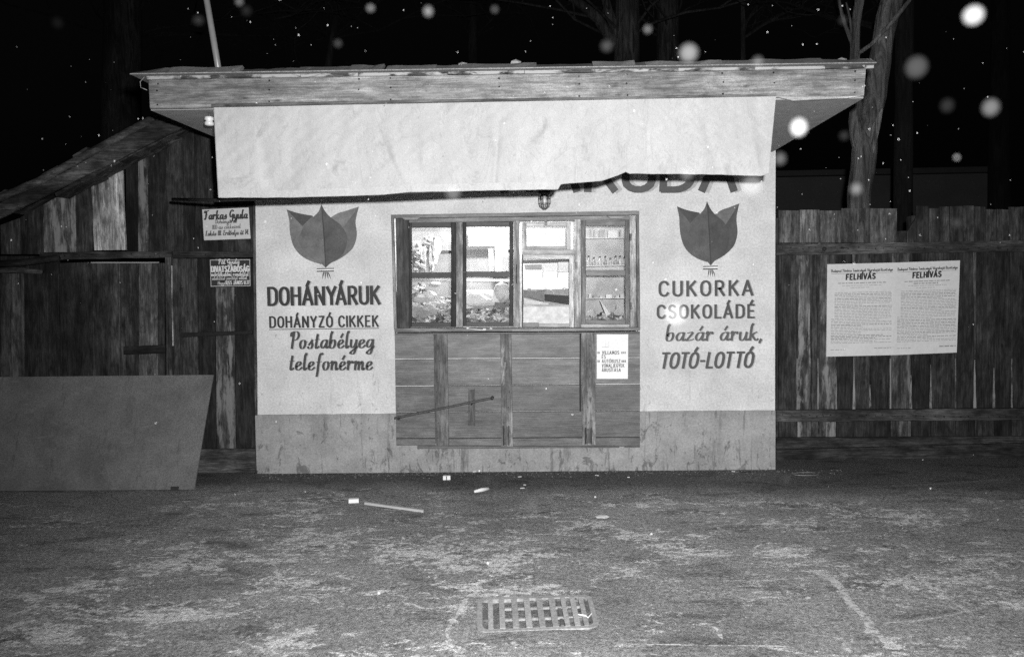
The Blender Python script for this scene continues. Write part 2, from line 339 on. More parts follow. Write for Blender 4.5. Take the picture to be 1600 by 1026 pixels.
SC = {  # brush script: x-height .5
 'a': (.44, [[(.36, .42), (.26, .5), (.1, .42), (.03, .2), (.12, .02), (.26, .1), (.37, .34)], [(.39, .5), (.36, .14), (.41, .01), (.52, .1)]]),
 'b': (.42, [[(.1, .9), (.12, 1), (.06, .8), (.04, .15), (.13, .0), (.29, .06), (.36, .28), (.3, .48), (.16, .46), (.07, .3)]]),
 'c': (.36, [[(.3, .42), (.22, .5), (.08, .4), (.04, .18), (.14, .0), (.28, .04), (.38, .14)]]),
 'd': (.44, [[(.36, .42), (.26, .5), (.1, .42), (.03, .2), (.12, .02), (.26, .1), (.37, .34)], [(.4, 1), (.37, .14), (.42, .01), (.52, .1)]]),
 'e': (.38, [[(.04, .2), (.24, .28), (.32, .4), (.24, .5), (.1, .42), (.04, .2), (.12, .02), (.26, .02), (.42, .16)]]),
 'f': (.32, [[(.36, .92), (.3, 1), (.2, .9), (.15, .5), (.12, -.3), (.04, -.38)], [(.0, .48), (.32, .5)]]),
 'g': (.44, [[(.36, .42), (.26, .5), (.1, .42), (.03, .2), (.12, .04), (.26, .1), (.37, .34)], [(.4, .5), (.38, -.1), (.28, -.36), (.12, -.34), (.1, -.24), (.5, .1)]]),
 'h': (.42, [[(.1, .92), (.12, 1), (.06, .8), (.05, 0)], [(.06, .25), (.2, .48), (.32, .42), (.33, .12), (.38, .0), (.48, .1)]]),
 'i': (.2, [[(.08, .5), (.06, .12), (.12, .0), (.24, .12)], [(.1, .7), (.1, .76)]]),
 'j': (.2, [[(.1, .5), (.08, -.2), (-.02, -.36), (-.1, -.28)], [(.1, .7), (.1, .76)]]),
 'k': (.42, [[(.1, .92), (.12, 1), (.06, .8), (.05, 0)], [(.36, .5), (.22, .42), (.08, .24)], [(.14, .3), (.26, .1), (.36, .0), (.46, .1)]]),
 'l': (.2, [[(.12, .9), (.13, 1), (.07, .8), (.06, .14), (.12, .0), (.24, .12)]]),
 'm': (.62, [[(.0, .4), (.06, .5), (.06, 0)], [(.07, .26), (.2, .5), (.28, .4), (.28, 0)], [(.29, .26), (.42, .5), (.5, .4), (.51, .1), (.56, .0), (.66, .1)]]),
 'n': (.42, [[(.0, .4), (.06, .5), (.06, 0)], [(.07, .26), (.22, .5), (.31, .4), (.32, .1), (.37, .0), (.47, .1)]]),
 'o': (.4, [[(.2, .5), (.07, .42), (.03, .22), (.12, .01), (.27, .04), (.35, .26), (.3, .46), (.2, .5)], [(.32, .42), (.46, .4)]]),
 'p': (.42, [[(.04, .5), (.03, -.38)], [(.05, .3), (.18, .5), (.32, .44), (.36, .2), (.25, .0), (.08, .08)]]),
 'r': (.34, [[(.0, .4), (.07, .52), (.06, 0)], [(.08, .28), (.2, .5), (.3, .5), (.3, .4)]]),
 's': (.34, [[(.28, .52), (.24, .4), (.3, .2), (.24, .02), (.1, .0), (.02, .1)], [(.06, .2), (.28, .5)]]),
 't': (.26, [[(.13, .85), (.08, .14), (.14, .0), (.28, .12)], [(-.02, .52), (.26, .54)]]),
 'u': (.42, [[(.04, .5), (.04, .14), (.13, .0), (.26, .08), (.34, .3)], [(.36, .5), (.34, .14), (.4, .0), (.5, .1)]]),
 'v': (.38, [[(.0, .42), (.07, .5), (.14, .0), (.3, .3), (.32, .5), (.42, .46)]]),
 'y': (.42, [[(.04, .5), (.04, .16), (.13, .02), (.26, .1), (.34, .3)], [(.37, .5), (.35, -.1), (.26, -.34), (.1, -.34), (.08, -.24), (.48, .1)]]),
 'z': (.36, [[(.02, .46), (.3, .5), (.04, .04), (.22, .04), (.38, .1)]]),
 'P': (.5, [[(.18, 1), (.13, .0)], [(.02, .74), (.04, .94), (.22, 1.02), (.42, .98), (.5, .78), (.4, .56), (.2, .5)]]),
 'F': (.52, [[(.26, .96), (.2, .2), (.1, .0), (.0, .08)], [(.02, .74), (.06, .96), (.3, .96), (.56, 1.02)], [(.1, .5), (.38, .54)]]),
 'G': (.5, [[(.46, .84), (.36, 1), (.16, .92), (.04, .56), (.12, .24), (.28, .26), (.42, .5)], [(.46, .56), (.42, -.1), (.26, -.32), (.1, -.22)]]),
 'L': (.46, [[(.3, .86), (.26, 1), (.14, .9), (.16, .4), (.06, .04), (.2, .06), (.46, .02)]]),
 'E': (.42, [[(.38, .9), (.24, 1), (.1, .84), (.2, .56), (.04, .3), (.14, .0), (.42, .12)]]),
 'D': (.5, [[(.16, 1), (.12, 0)], [(.02, .9), (.3, 1), (.5, .6), (.36, .08), (.06, .02)]]),
 'I': (.16, [[(.12, 1), (.06, 0)]]), '1': (.16, [[(.02, .8), (.12, 1), (.08, 0)]]), '0': (.36, [O_(.34)]), '4': (.4, [[(.28, 0), (.32, 1), (.02, .3), (.4, .32)]]),
 '7': (.34, [[(0, .98), (.34, 1), (.12, 0)]]), '-': (.24, [[(.02, .3), (.22, .3)]]), '.': (.08, [[(.02, 0), (.02, .08)]]), ',': (.1, [[(.1, .08), (.02, -.16)]]), ' ': (.24, [])}
BASE = {'Á': 'A', 'É': 'E', 'Ó': 'O', 'Í': 'I', 'á': 'a', 'é': 'e', 'ó': 'o', 'ú': 'u', 'Ő': 'O', 'ő': 'o', 'ö': 'o', 'í': 'i', 'Ú': 'U', 'ű': 'u'}
def smoothpts(p, k=4):
    if len(p) < 3: return p
    q = [p[0]]+list(p)+[p[-1]]; out = []
    for i in range(1, len(q)-2):
        for j in range(k):
            t = j/k; a, b, c, d = q[i-1], q[i], q[i+1], q[i+2]
            out.append(tuple(.5*((2*b[m])+(-a[m]+c[m])*t+(2*a[m]-5*b[m]+4*c[m]-d[m])*t*t+(-a[m]+3*b[m]-3*c[m]+d[m])*t**3) for m in (0, 1)))
    return out+[p[-1]]
def layout(s, font, gap):
    out, x = [], 0.
    prev = ''
    for ch in s:
        b = BASE.get(ch, ch)
        if font is SANS and prev+b in ('YA', 'LA', 'KA', 'RA', 'TA', 'AT', 'AV', 'VA', 'TO', 'OT', 'LO'): x -= {'YA': .17, 'LA': .1}.get(prev+b, .05)
        prev = b; w_, st = font.get(b) or SANS.get(b) or SC.get(b.lower()) or (.3, [])
        script = font is SC
        for k in st: out.append([(x+a, c) for a, c in (smoothpts(k) if script else k)])
        if ch in BASE:
            up = b.isupper(); cx = x+w_*.5; y0 = 1.1 if up else .62
            if ch in 'Őő': out += [[(cx-.08, y0), (cx-.02, y0+.2)], [(cx+.06, y0), (cx+.14, y0+.2)]]
            elif ch == 'ö': out += [[(cx-.08, y0), (cx-.08, y0+.06)], [(cx+.08, y0), (cx+.08, y0+.06)]]
            else: out.append([(cx-.03, y0), (cx+.09, y0+.24)])
        x += w_ + (gap if ch != ' ' else gap*.6)
    return out, x-gap
def ribbon(pts, th, nib):
    """polyline -> left/right offsets; nib<1 makes level strokes thinner"""
    n = len(pts); L, Rr = [], []
    closed = n > 3 and math.dist(pts[0], pts[-1]) < 1e-6
    for i in range(n):
        p = pts[i]
        a = pts[i-1] if i else (pts[-2] if closed else p); b = pts[i+1] if i < n-1 else (pts[1] if closed else p)
        d1 = (p[0]-a[0], p[1]-a[1]); d2 = (b[0]-p[0], b[1]-p[1]); l1 = math.hypot(*d1) or 0; l2 = math.hypot(*d2) or 0
        if l1 < 1e-9: d1, l1 = d2, l2
        if l1 < 1e-9: d1, l1 = (1, 0), 1
        if l2 < 1e-9: d2, l2 = d1, l1
        u1 = (d1[0]/l1, d1[1]/l1); u2 = (d2[0]/l2, d2[1]/l2); t = (u1[0]+u2[0], u1[1]+u2[1]); l = math.hypot(*t)
        if l < .5: t, l = u2, 1.
        t = (t[0]/l, t[1]/l); cosh = max(.55, t[0]*u1[0]+t[1]*u1[1])
        wd = th*(nib+(1-nib)*abs(t[1])**1.2)*.5/cosh; nx, ny = -t[1]*wd, t[0]*wd
        L.append((p[0]+nx, p[1]+ny)); Rr.append((p[0]-nx, p[1]-ny))
    return L, Rr
def split_corners(pts, th):
    if len(pts) < 3: return [pts]
    out, cur = [], [pts[0]]
    for i in range(1, len(pts)-1):
        a, p, b = pts[i-1], pts[i], pts[i+1]
        u = (p[0]-a[0], p[1]-a[1]); v = (b[0]-p[0], b[1]-p[1]); lu, lv_ = math.hypot(*u) or 1e-9, math.hypot(*v) or 1e-9
        c = (u[0]*v[0]+u[1]*v[1])/(lu*lv_); cur.append(p)
        if c < .55: out.append(cur); cur = [p]
    cur.append(pts[-1]); out.append(cur); return out
def extend(pts, e):
    if math.dist(pts[0], pts[-1]) < 1e-6: return pts
    pts = list(pts)
    for k, j in ((0, 1), (-1, -2)):
        a, b = pts[k], pts[j]; l = math.dist(a, b) or 1; pts[k] = (a[0]+(a[0]-b[0])/l*e, a[1]+(a[1]-b[1])/l*e)
    return pts
def lettering(name, s, font, b0, b1, cap, Y, tone=.03, parent=None, th=.16, nib=.85, slant=0., gap=.16, off=(0, 0), lift=0., mat=None, plane=None, **props):
    """b0,b1 baseline ends in px; cap = cap height in px; flat paint on the plane y=Y (or plane=(origin,u,v,n))"""
    strokes, W = layout(s, font, gap)
    A, B = P(b0[0], b0[1], Y), P(b1[0], b1[1], Y); U = (B-A)/W
    H = (P(b0[0], b0[1]-cap, Y)-A).length; Vv = Vector((0, 0, 1))*H
    if plane: Vv = plane*H
    k = H/ (U.length); V, Fc = [], []
    for i, st in enumerate(strokes):
        # widths measured in cap heights: work in (x/k', y) isotropic space
        iso = [((x+off[0])/k+ (y)*slant, y+off[1]) for x, y in st]
        for m_, piece in enumerate(split_corners(iso, th)):
            L, Rr = ribbon(extend(piece, th*.3 if font is SANS else th*.12), th, nib); o = len(V); dy = -(.0012+lift+.00018*((i*3+m_) % 7))
            for a, b in zip(L, Rr):
                for q in (a, b): V.append(A+U*(q[0]*k)+Vv*q[1]+Vector((0, dy, 0)))
            for j in range(len(L)-1): Fc.append((o+2*j, o+2*j+1, o+2*j+3, o+2*j+2))
    return mesh_obj(name, V, Fc, mat or INK, parent, tone, **props)
def shape(name, pts, Y, tone, parent=None, mat=None, lift=.002, **props):
    V = [P(x, y, Y)+Vector((0, -lift, 0)) for x, y in pts]
    return mesh_obj(name, V, [tuple(range(len(V)))], mat or INK, parent, tone, **props)

# ------------------------------------------------------------------ ground
gA, gB, gC, gD = G(751, 936), G(919, 931), G(931, 978), G(751, 985)      # the drain grate's corners
gx0, gx1, gy0, gy1 = -.30, .245, -3.235, -2.862
def gz(x, y):
    z = .010*mnoise.noise(Vector((x*.9, y*.9, 0)))+.004*mnoise.noise(Vector((x*4, y*4, 3)))
    z *= min(1, max(0, (-y-.05)/.5)) if y > -.6 else 1
    dx = max(gx0-x, x-gx1, 0); dy = max(gy0-y, y-gy1, 0)
    if dx == 0 and dy == 0:
        e = min(x-gx0, gx1-x, y-gy0, gy1-y); z = z*0-.018*min(1, e/.02)
    else:
        dd = math.hypot(dx, dy); z *= min(1, dd/.3)
    return z
def seg_d(px, py, a, b):
    ax, ay = a; bx, by = b; dx, dy = bx-ax, by-ay; t = np.clip(((px-ax)*dx+(py-ay)*dy)/(dx*dx+dy*dy+1e-9), 0, 1)
    return np.hypot(px-(ax+t*dx), py-(ay+t*dy)), t
STREAKS = []
def ground():
    xs = np.concatenate([-np.geomspace(300, 6.3, 14), np.arange(-6., 5.8, .028), np.geomspace(6.1, 300, 14)])
    ys = np.concatenate([-np.geomspace(60, 6.6, 8), np.arange(-6.3, .7, .028), np.geomspace(.9, 400, 14)])
    X, Yg = np.meshgrid(xs, ys); Z = np.array([[gz(a, b) if (abs(a) < 7 and -7 < b < 1) else 0. for a in xs] for b in ys])
    nx, ny = len(xs), len(ys)
    V = np.stack([X.ravel(), Yg.ravel(), Z.ravel()], 1)
    idx = np.arange(nx*ny).reshape(ny, nx)
    Fq = np.stack([idx[:-1, :-1].ravel(), idx[:-1, 1:].ravel(), idx[1:, 1:].ravel(), idx[1:, :-1].ravel()], 1)
    me = bpy.data.meshes.new('ground'); me.from_pydata(V.tolist(), [], Fq.tolist()); me.update()
    for p in me.polygons: p.use_smooth = True
    fr = np.full(X.shape, -.045)
    wob = np.array([[.16*mnoise.noise(Vector((a*.8, b*.8, 2)))+.07*mnoise.noise(Vector((a*3, b*3, 5))) if abs(a) < 7 and -2 < b < 1 else 0. for a in xs] for b in ys])
    fr += -.13*np.clip((Yg+.95+wob+.12*np.clip(X-1, -2, 1))/.4, 0, 1)                       # swept strip along the wall
    fr += np.where(X < -2.6, -.03, 0)+.02*np.exp(-((Yg+2.2)/.6)**2)+.012*np.exp(-((X-2.)/1.)**2-((Yg+1.6)/.5)**2)
    fr += .03*np.exp(-((X+2.0)/.8)**2-((Yg+3.1)/.35)**2)+.03*np.exp(-((X+.9)/.9)**2-((Yg+2.0)/.35)**2)-.05*np.exp(-((X-.6)/.9)**2-((Yg+3.2)/.4)**2)
    def line(pix, wid, amt, taper=False):
        STREAKS.append((pix, wid)); wid *= .7; amt *= .45
        pts = [G(*q) for q in pix]
        for i in range(len(pts)-1):
            a, b = pts[i], pts[i+1]; d, t = seg_d(X, Yg, (a.x, a.y), (b.x, b.y))
            fr[:] = np.maximum(fr, np.where(d < wid*2.5, fr+amt*np.exp(-(d/wid)**2), fr))
    line([(1278, 893), (1310, 915), (1325, 940), (1352, 965), (1362, 985), (1387, 1004)], .030, .22)
    line([(1352, 965), (1300, 975)], .02, .12); line([(1362, 985), (1310, 997)], .02, .12)
    line([(1130, 907), (1200, 906), (1290, 902)], .016, .15); line([(1370, 933), (1500, 955), (1440, 970), (1380, 974)], .014, .12)
    line([(1422, 890), (1470, 930), (1520, 960)], .02, .13); line([(1420, 975), (1438, 1005)], .014, .12)
    line([(960, 1009), (1070, 1009), (1250, 1012)], .012, .13); line([(870, 1003), (800, 1007)], .014, .1)
    line([(0, 932), (35, 928), (62, 935), (50, 950), (0, 968)], .035, .19); line([(0, 985), (40, 970), (60, 955)], .02, .1)
    line([(745, 925), (730, 935), (715, 960), (700, 985), (702, 1005)], .02, .13); line([(752, 930), (830, 926), (915, 922)], .015, .12)
    line([(260, 970), (330, 962), (372, 957)], .02, .12); line([(400, 990), (440, 975), (490, 980), (440, 1000), (400, 990)], .05, .14)
    line([(250, 886), (280, 876), (312, 860), (318, 842), (345, 836)], .025, .12); line([(640, 943), (665, 952), (720, 945)], .022, .14)
    line([(425, 876), (432, 892), (440, 903)], .025, .13); line([(1200, 766), (1400, 760), (1600, 748)], .03, .08); line([(1370, 797), (1560, 794)], .016, .14)
    line([(1230, 860), (1262, 850), (1240, 840)], .05, .09); line([(1100, 975), (1120, 985), (1128, 1000)], .02, .1)
    fr[(X > gx0-.0) & (X < gx1+.0) & (Yg > gy0) & (Yg < gy1)] = -.145  # shade of the grate holes painted in: ground below set darker
    at = me.attributes.new('frost', 'FLOAT', 'POINT'); at.data.foreach_set('value', fr.ravel().astype(np.float32))
    me.materials.append(ASPHALT); o = bpy.data.objects.new('ground', me); S.collection.objects.link(o); o['kind'] = 'structure'
ground()
def saltmat():
    t = NT('salt_crust'); p = t.pos(rand=False); n = t.noise(p, 34., 6., .75, .4); g = t.noise(p, 140., 3., .7)
    t.color(t.ramp(g, .36, .64, .34, .66)); t.rough(.95); t.b.inputs['Alpha'].default_value = 1
    t.link(t.ramp(n, .44, .53, 0., 1.), t.b.inputs['Alpha']); return t.m
def streaks():
    V, Fc = [], []; R4 = random.Random(12)
    for pix, wid in STREAKS:
        if wid >= .05 or pix[0] in ((1200, 766), (1370, 797)): continue
        pts = smoothpts([tuple(G(*q)[:2]) for q in pix], 12); n = len(pts); o = len(V); w0 = min(.013, wid*.42)*(1 if pix[0] != (1278, 893) else 1.7)
        for i, p in enumerate(pts):
            a, b = pts[max(0, i-1)], pts[min(n-1, i+1)]; d = Vector((b[0]-a[0], b[1]-a[1])).normalized(); nx_, ny_ = -d.y, d.x
            ww = w0*(.55+.9*abs(mnoise.noise(Vector((p[0]*9, p[1]*9, 1))))+.5*R4.random())*(min(1, (i+1)/4)*min(1, (n-i)/4)); jt = .006*mnoise.noise(Vector((p[0]*14, p[1]*14, 6)))
            for sg in (-1, 1): x, y = p[0]+nx_*(jt+sg*ww), p[1]+ny_*(jt+sg*ww); V.append((x, y, gz(x, y)+.005))
        for i in range(n-1): Fc.append((o+2*i, o+2*i+2, o+2*i+3, o+2*i+1))
    mesh_obj('salt_streaks', V, Fc, saltmat(), None, None, kind='stuff')
streaks()

# ------------------------------------------------------------------ the kiosk
YW, YF = 0., -1.93
K = thing('kiosk', 'whitewashed tobacco kiosk with deep flat roof and lit serving windows', 'kiosk', (-.2, 0, 0))
TL, TR, BR, BL = P(396, 240, YW), P(1212, 237, YW), P(1211, 733, YW), P(402, 742, YW)
BL.z = BR.z = -.15
# front wall: a ring of plaster round the window opening
o0 = [P(613, 333, YW), P(998, 331, YW), P(999, 640, YW), P(617, 640, YW)]
def front_wall():
    us = [TL.x, -1.252, 1.105-.005+.0, TR.x]
    ow = [P(613, 335, YW).x-.004, P(997, 520, YW).x]
    zs = [-.15, P(800, 518, YW).z-.02, P(800, 333, YW).z, 2.80]
    xs = [[BL.x, ow[0], ow[1], BR.x], [P(401, 518, YW).x, ow[0], ow[1], P(1211, 518, YW).x], [P(398, 333, YW).x, ow[0], ow[1], P(1211.5, 333, YW).x], [TL.x, ow[0], ow[1], TR.x]]
    V, Fc = [], []
    for dy in (0, .16):
        for j, z in enumerate(zs):
            for x in xs[j]: V.append(Vector((x, YW+dy, z)))
    for s in (0, 16):
        for j in range(3):
            for i in range(3):
                if (i, j) == (1, 1): continue
                a = s+j*4+i; Fc.append((a, a+1, a+5, a+4))
    for a, b in ((5, 6), (6, 10), (10, 9), (9, 5), (0, 3), (12, 15)): Fc.append((a, b, b+16, a+16))
    for j in range(3): Fc.append((j*4, j*4+4, j*4+20, j*4+16)); Fc.append((j*4+3, j*4+7, j*4+23, j*4+19))
    return fix(mesh_obj('front_wall', V, Fc, PLASTER, K))
front_wall()
xl, xr = BL.x+.02, BR.x-.002
box('side_wall', (xl, .162, -.1), (xl+.12, 1.9, 2.79), INTERIOR, .55, K); box('side_wall', (xr-.12, .162, -.1), (xr, 1.9, 2.72), INTERIOR, .62, K)
box('back_wall', (xl+.125, 1.78, -.1), (xr-.125, 1.9, 2.7), INTERIOR, .52, K)
box('floor', (xl+.125, .165, 0.0), (xr-.125, 1.775, .06), MATTE, .12, K)
# cement dado, proud of the plaster, uneven top edge
def dado():
    n = 60; V, Fc = [], []
    for i in range(n+1):
        t = i/n; x = BL.x+.002+(BR.x-.001-BL.x-.002)*t; zt = P(403+808*t, 648-7*t, YW).z+.004*mnoise.noise(Vector((x*9, 0, 0)))+.003*mnoise.noise(Vector((x*30, 2, 0)))
        zl = P(403+808*t, 742-9*t, YW).z
        for z in np.linspace(-.15, zt, 6):
            V.append(Vector((x, YW-.014-.004*mnoise.noise(Vector((x*3, z*3, 9))), z)))
        V.append(Vector((x, YW-.0015, zt+.004)))
    for i in range(n):
        for j in range(6):
            a = i*7+j; Fc.append((a, a+7, a+8, a+1))
    return mesh_obj('dado', V, Fc, DADO, K, smooth=True)
dado()
# roof slab, soffit, fascia, trim
sFL, sFR, sBL, sBR = P(236, 170, YF+.03), P(1349, 151, YF+.03), P(396, 240, YW), P(1212, 237, YW)
def slab():
    ext = lambda a, b: b+(b-a)*1.02
    b = [sFL, sFR, ext(sFR, sBR), ext(sFL, sBL)]
    for q in b[2:]: q.z = max(q.z, 2.73)
    V = [v+Vector((0, 0, .001)) for v in b]+[Vector((v.x, v.y, z)) for v, z in zip(b, (2.90, 2.885, 2.98, 2.99))]
    V[2].x = sFR.x; V[6].x = sFR.x; V[3].x = sFL.x; V[7].x = sFL.x
    return V
sv = slab()
mesh_obj('soffit', [v+Vector((0, 0, -.012)) for v in (sv[0], sv[1], sv[2], sv[3])]+[v+Vector((0, 0, -.001)) for v in (sv[0], sv[1], sv[2], sv[3])],
         [(0, 1, 2, 3), (7, 6, 5, 4), (0, 4, 5, 1), (1, 5, 6, 2), (2, 6, 7, 3), (3, 7, 4, 0)], simple('painted_soffit', .8, .1, 12, .1), K, .27)
fix(mesh_obj('roof_deck', sv, [(0, 1, 2, 3), (7, 6, 5, 4), (0, 4, 5, 1), (1, 5, 6, 2), (2, 6, 7, 3), (3, 7, 4, 0)], WH, K, .1))
FASC = wood('bare_fascia_wood', 'x', 1.35, True, .62)
board('fascia', [(232, 124.5), (1353, 107), (1350, 149.5), (234.5, 170)], YF, .028, FASC, .155, K, .35, 24, .0015, 'h')
board('fascia_moulding', [(330, 162), (1213, 146.5), (1213, 150.5), (330, 167)], YF-.012, .011, FASC, .09, K, .1, 12, .0015, 'h', .002)
TRIM = wood('peeling_trim_paint', 'x', 6.2, False, .8, ws=3.)
def trim():
    pts = [229, 330, 470, 560, 700, 820, 930, 1060, 1180, 1290, 1366]
    f = lambda x: (117-(x-229)*.01653, 124.2-(x-229)*.0157)
    for a, b in zip(pts[:-1], pts[1:]):
        board('trim_board', [(a, f(a)[0]), (b-.8, f(b)[0]), (b-.8, f(b)[1]), (a, f(a)[1])], YF-.02, .022, TRIM, .055, K, rnd.uniform(.72, .92), 6, .001, 'h', .002)
trim()
board('soffit_edge', [(1215, 151.3), (1347, 150), (1322, 153.6), (1240, 157.5)], YF-.004, .02, PH, .34, K, .4, 8, .001, 'h')
# roofing felt: a sheet with a thin lit edge and ragged flaps lying along the eave
fe = lambda x: 114.8-(x-203)*.0151
A_, B_ = P(203, fe(203), YF-.075), P(1370, fe(1370), YF-.075)
def felt():
    n = 90; V, Fc = [], []
    for i in range(n+1):
        t = i/n; p = A_.lerp(B_, t); w_ = .004*mnoise.noise(Vector((p.x*3, 0, 0)))
        zb = 2.99
        V += [p+Vector((0, w_, w_*.5-.006)), p+Vector((0, w_, w_*.5)), Vector((p.x, YF+.25, p.z+.014)), Vector((p.x, 1.93, 3.03)), Vector((p.x, 1.93, 3.02)), Vector((p.x, YF+.0, p.z-.003))]
    for i in range(n):
        for k in range(6):
            a, b = i*6+k, i*6+(k+1) % 6; Fc.append((a, b, b+6, a+6))
    Fc += [tuple(range(6)), tuple(n*6+k for k in range(6))]
    fix(mesh_obj('roofing_felt', V, Fc, FELT, K, .2))
    # flaps
    x = 205.
    while x < 1362:
        w_ = rnd.uniform(45, 130); x2 = min(x+w_, 1368); top = rnd.uniform(.016, .034); m = 6; V, Fc = [], []
        sh = rnd.uniform(.0, .05)
        for i in range(m+1):
            xx = x+(x2-x)*i/m; p = P(xx, fe(xx), YF-.075)
            h = top*(.9+.1*math.sin(i*1.3))+rnd.uniform(-.002, .002)
            if x < 260 and i < 3: h = .006+.008*i
            q = p+Vector((0, .005, .004)); r = p+Vector((0, .06+sh+rnd.uniform(-.01, .01), .018+h+sh*.25))
            V += [q, r, r+Vector((0, .03, -.006)), q+Vector((0, .04, -.004))]
        for i in range(m):
            for k in range(4):
                a, b = i*4+k, i*4+(k+1) % 4; Fc.append((a, b, b+4, a+4))
        Fc += [(0, 1, 2, 3), tuple(m*4+k for k in range(4))]
        fix(mesh_obj('felt_strip', V, Fc, FELT, K, rnd.uniform(.12, .2)))
        x = x2-rnd.uniform(-6, 30)
felt()
for (px, py) in ((722, 95), (806, 92), (1315, 88)):
    q = P(px, py+7, YF+.06); blob('debris', q, (.035, .02, .022), MATTE, .2, K, px, .4, sub=1)
tube('loose_wire', [P(228, 118, YF), P(219, 128, YF), P(220, 137, YF), P(230, 141, YF)], .0025, METAL, .2, K, 5)

# window: casing, posts, sashes
WIN = mesh_obj('window', *sweep_rect(P(611, 335.5, -.03), P(999, 329.5, -.03), P(611, 341, -.03), P(999, 336, -.03), (0, -1, 0), .05, 8, .001), PH, K, .14, .4)
def wpart(name, q, Y, th, tone, wear=.3, ax=None, **k):
    if len(q) == 4 and not hasattr(q[0], '__len__'): x0, y0, x1, y1 = q; q = [(x0, y0), (x1, y0), (x1, y1), (x0, y1)]
    w_, h_ = abs(q[1][0]-q[0][0]), abs(q[3][1]-q[0][1])
    ax = ax or ('v' if h_ > w_ else 'h')
    return board(name, q, Y, th, PV if ax == 'v' else PH, tone, WIN, wear, 4, .0012, ax, .0025, **k)
wpart('casing', [(611, 341), (615, 341), (620, 515), (615.5, 515)], -.028, .05, .24, .5)
wpart('casing', [(994, 336.5), (998.6, 336.5), (1000.5, 515), (996, 515)], -.028, .05, .18, .5)
wpart('reveal_strip', [(615.3, 342), (618.2, 342), (619.5, 456), (616.5, 456)], .0, .02, .75, .1)  # flash-lit side of the reveal painted as a pale front strip
wpart('jamb', [(618.5, 341), (639, 341), (640, 514), (621, 514)], .02, .06, .05, .35)
wpart('jamb', [(983.6, 338), (993.6, 338), (995.6, 513), (985, 513)], .02, .06, .30, .4)
wpart('head_rail', [(639.2, 339.6), (983.2, 336.5), (983.2, 343.6), (639.2, 348)], .02, .06, .15, .5)
wpart('sill', [(616.5, 513), (803, 512), (803, 517.6), (616.5, 519)], -.045, .13, .12, .5)
wpart('sill', [(800, 513.3), (1000, 511.5), (1000, 516.2), (800, 517.8)], -.055, .14, .16, .3)
wpart('mullion', (712.6, 347.6, 723, 511), .0, .06, .20, .55)
wpart('post', (802.4, 345, 811.6, 512), .012, .07, .27, .45); wpart('post', (897.4, 343, 907.6, 511), .012, .07, .36, .5)
wpart('transom', (816, 389.8, 897.2, 397.4), .01, .05, .33, .4)
def sash(x0, y0, x1, y1, panes, Y, tone, wear=.15, lw=None):
    """panes: list of (x0,y0,x1,y1); stiles and rails fill what is left"""
    a = min(p[0] for p in panes); b = max(p[2] for p in panes)
    s = wpart('sash', (x0, y0, a, y1), Y, .035, tone if lw is None else lw, wear)
    def sub(q):
        ax = 'v' if q[3]-q[1] > q[2]-q[0] else 'h'
        o = board('sash_rail', [(q[0], q[1]), (q[2], q[1]), (q[2], q[3]), (q[0], q[3])], Y+.0006, .034, PV if ax == 'v' else PH, tone, s, wear, 3, .001, ax, .002)
    sub((b, y0, x1, y1)); sub((a+.2, y0, b-.2, panes[0][1]))
    for p, q in zip(panes[:-1], panes[1:]): sub((a+.2, p[3], b-.2, q[1]))
    sub((a+.2, panes[-1][3], b-.2, y1))
    for p in panes:
        c0, c1 = P(p[0]-2, p[1]-2, Y+.016), P(p[2]+2, p[3]+2, Y+.016)
        box('pane', (c0.x, Y+.016, c1.z), (c1.x, Y+.019, c0.z), GLASS, .5, s)
sash(639.5, 347, 712.4, 510.5, [(643, 355.5, 704, 425.5), (645, 434.5, 704.6, 503.7)], .024, .024)
sash(723.4, 346.5, 802, 509, [(728.4, 354, 795, 424.2), (730.6, 433, 796, 503)], .024, .04, .25)
sash(816.2, 347.5, 892, 389.4, [(822.6, 353.6, 885.2, 384.4)], .02, .36, .4)
sash(908, 344, 983.2, 506, [(915.4, 352.6, 976.8, 421.8), (917.3, 430.2, 977.2, 500)], .024, .16, .2)
wpart('bottom_rail', (908, 506.4, 983.2, 511.6), .03, .05, .34, .4)
wpart('hatch_track', (811.8, 397.8, 815.6, 511), .0, .05, .55, .2); wpart('hatch_track', (889.6, 397.8, 896.6, 511), .0, .05, .5, .3)
wpart('hatch_track', (815.8, 398, 817.4, 511), .03, .05, .08, .1)
wpart('hatch_rail', (817.6, 397.8, 889.4, 404.6), .02, .03, .5, .2); wpart('hatch_rail', (817.6, 475.8, 889.4, 479), .02, .03, .4, .4)
c0, c1 = P(817.6, 479.2, .03), P(889.6, 505, .03)
box('hatch_panel', (c0.x, .03, c1.z), (c1.x, .042, c0.z), simple('grimy_white_panel', .6, .16, 26, .05), .62, WIN)
wpart('hatch_board', (817, 504, 842, 511), .012, .05, .17, .3); wpart('hatch_board', (842.3, 505.2, 889.4, 511), .015, .05, .30, .4)
tube('hatch_handle', [P(807, 413, -.01), P(806.8, 428, -.018), P(807, 443, -.01)], .004, METAL, .05, WIN, 6)
for q in ((851, 343, 855, 352), (898.8, 409, 902, 420)): pbox('catch', *q, -.003, .012, METAL, .12, WIN)
pbox('hinge', 712.2, 424, 729, 426.5, .018, .01, METAL, .06, WIN); pbox('hinge', 984, 365, 987, 376, .012, .01, METAL, .1, WIN); pbox('hinge', 985, 472, 988, 483, .012, .01, METAL, .1, WIN)
for (x0, x1) in ((627, 657), (948, 978)):
    y = 339.5-(x0-627)*.0075
    board('top_bracket', [(x0, y), (x1, y), (x1-6, y+4.2), (x0+6, y+4.2)], -.035, .02, PH, .18, WIN, .4, 3, .001, 'h', .002)
for q in ((730, 514.8, .012), (738, 516.6, .009), (754, 517.2, .014), (765, 515.8, .011), (771, 516.6, .008)):
    pass

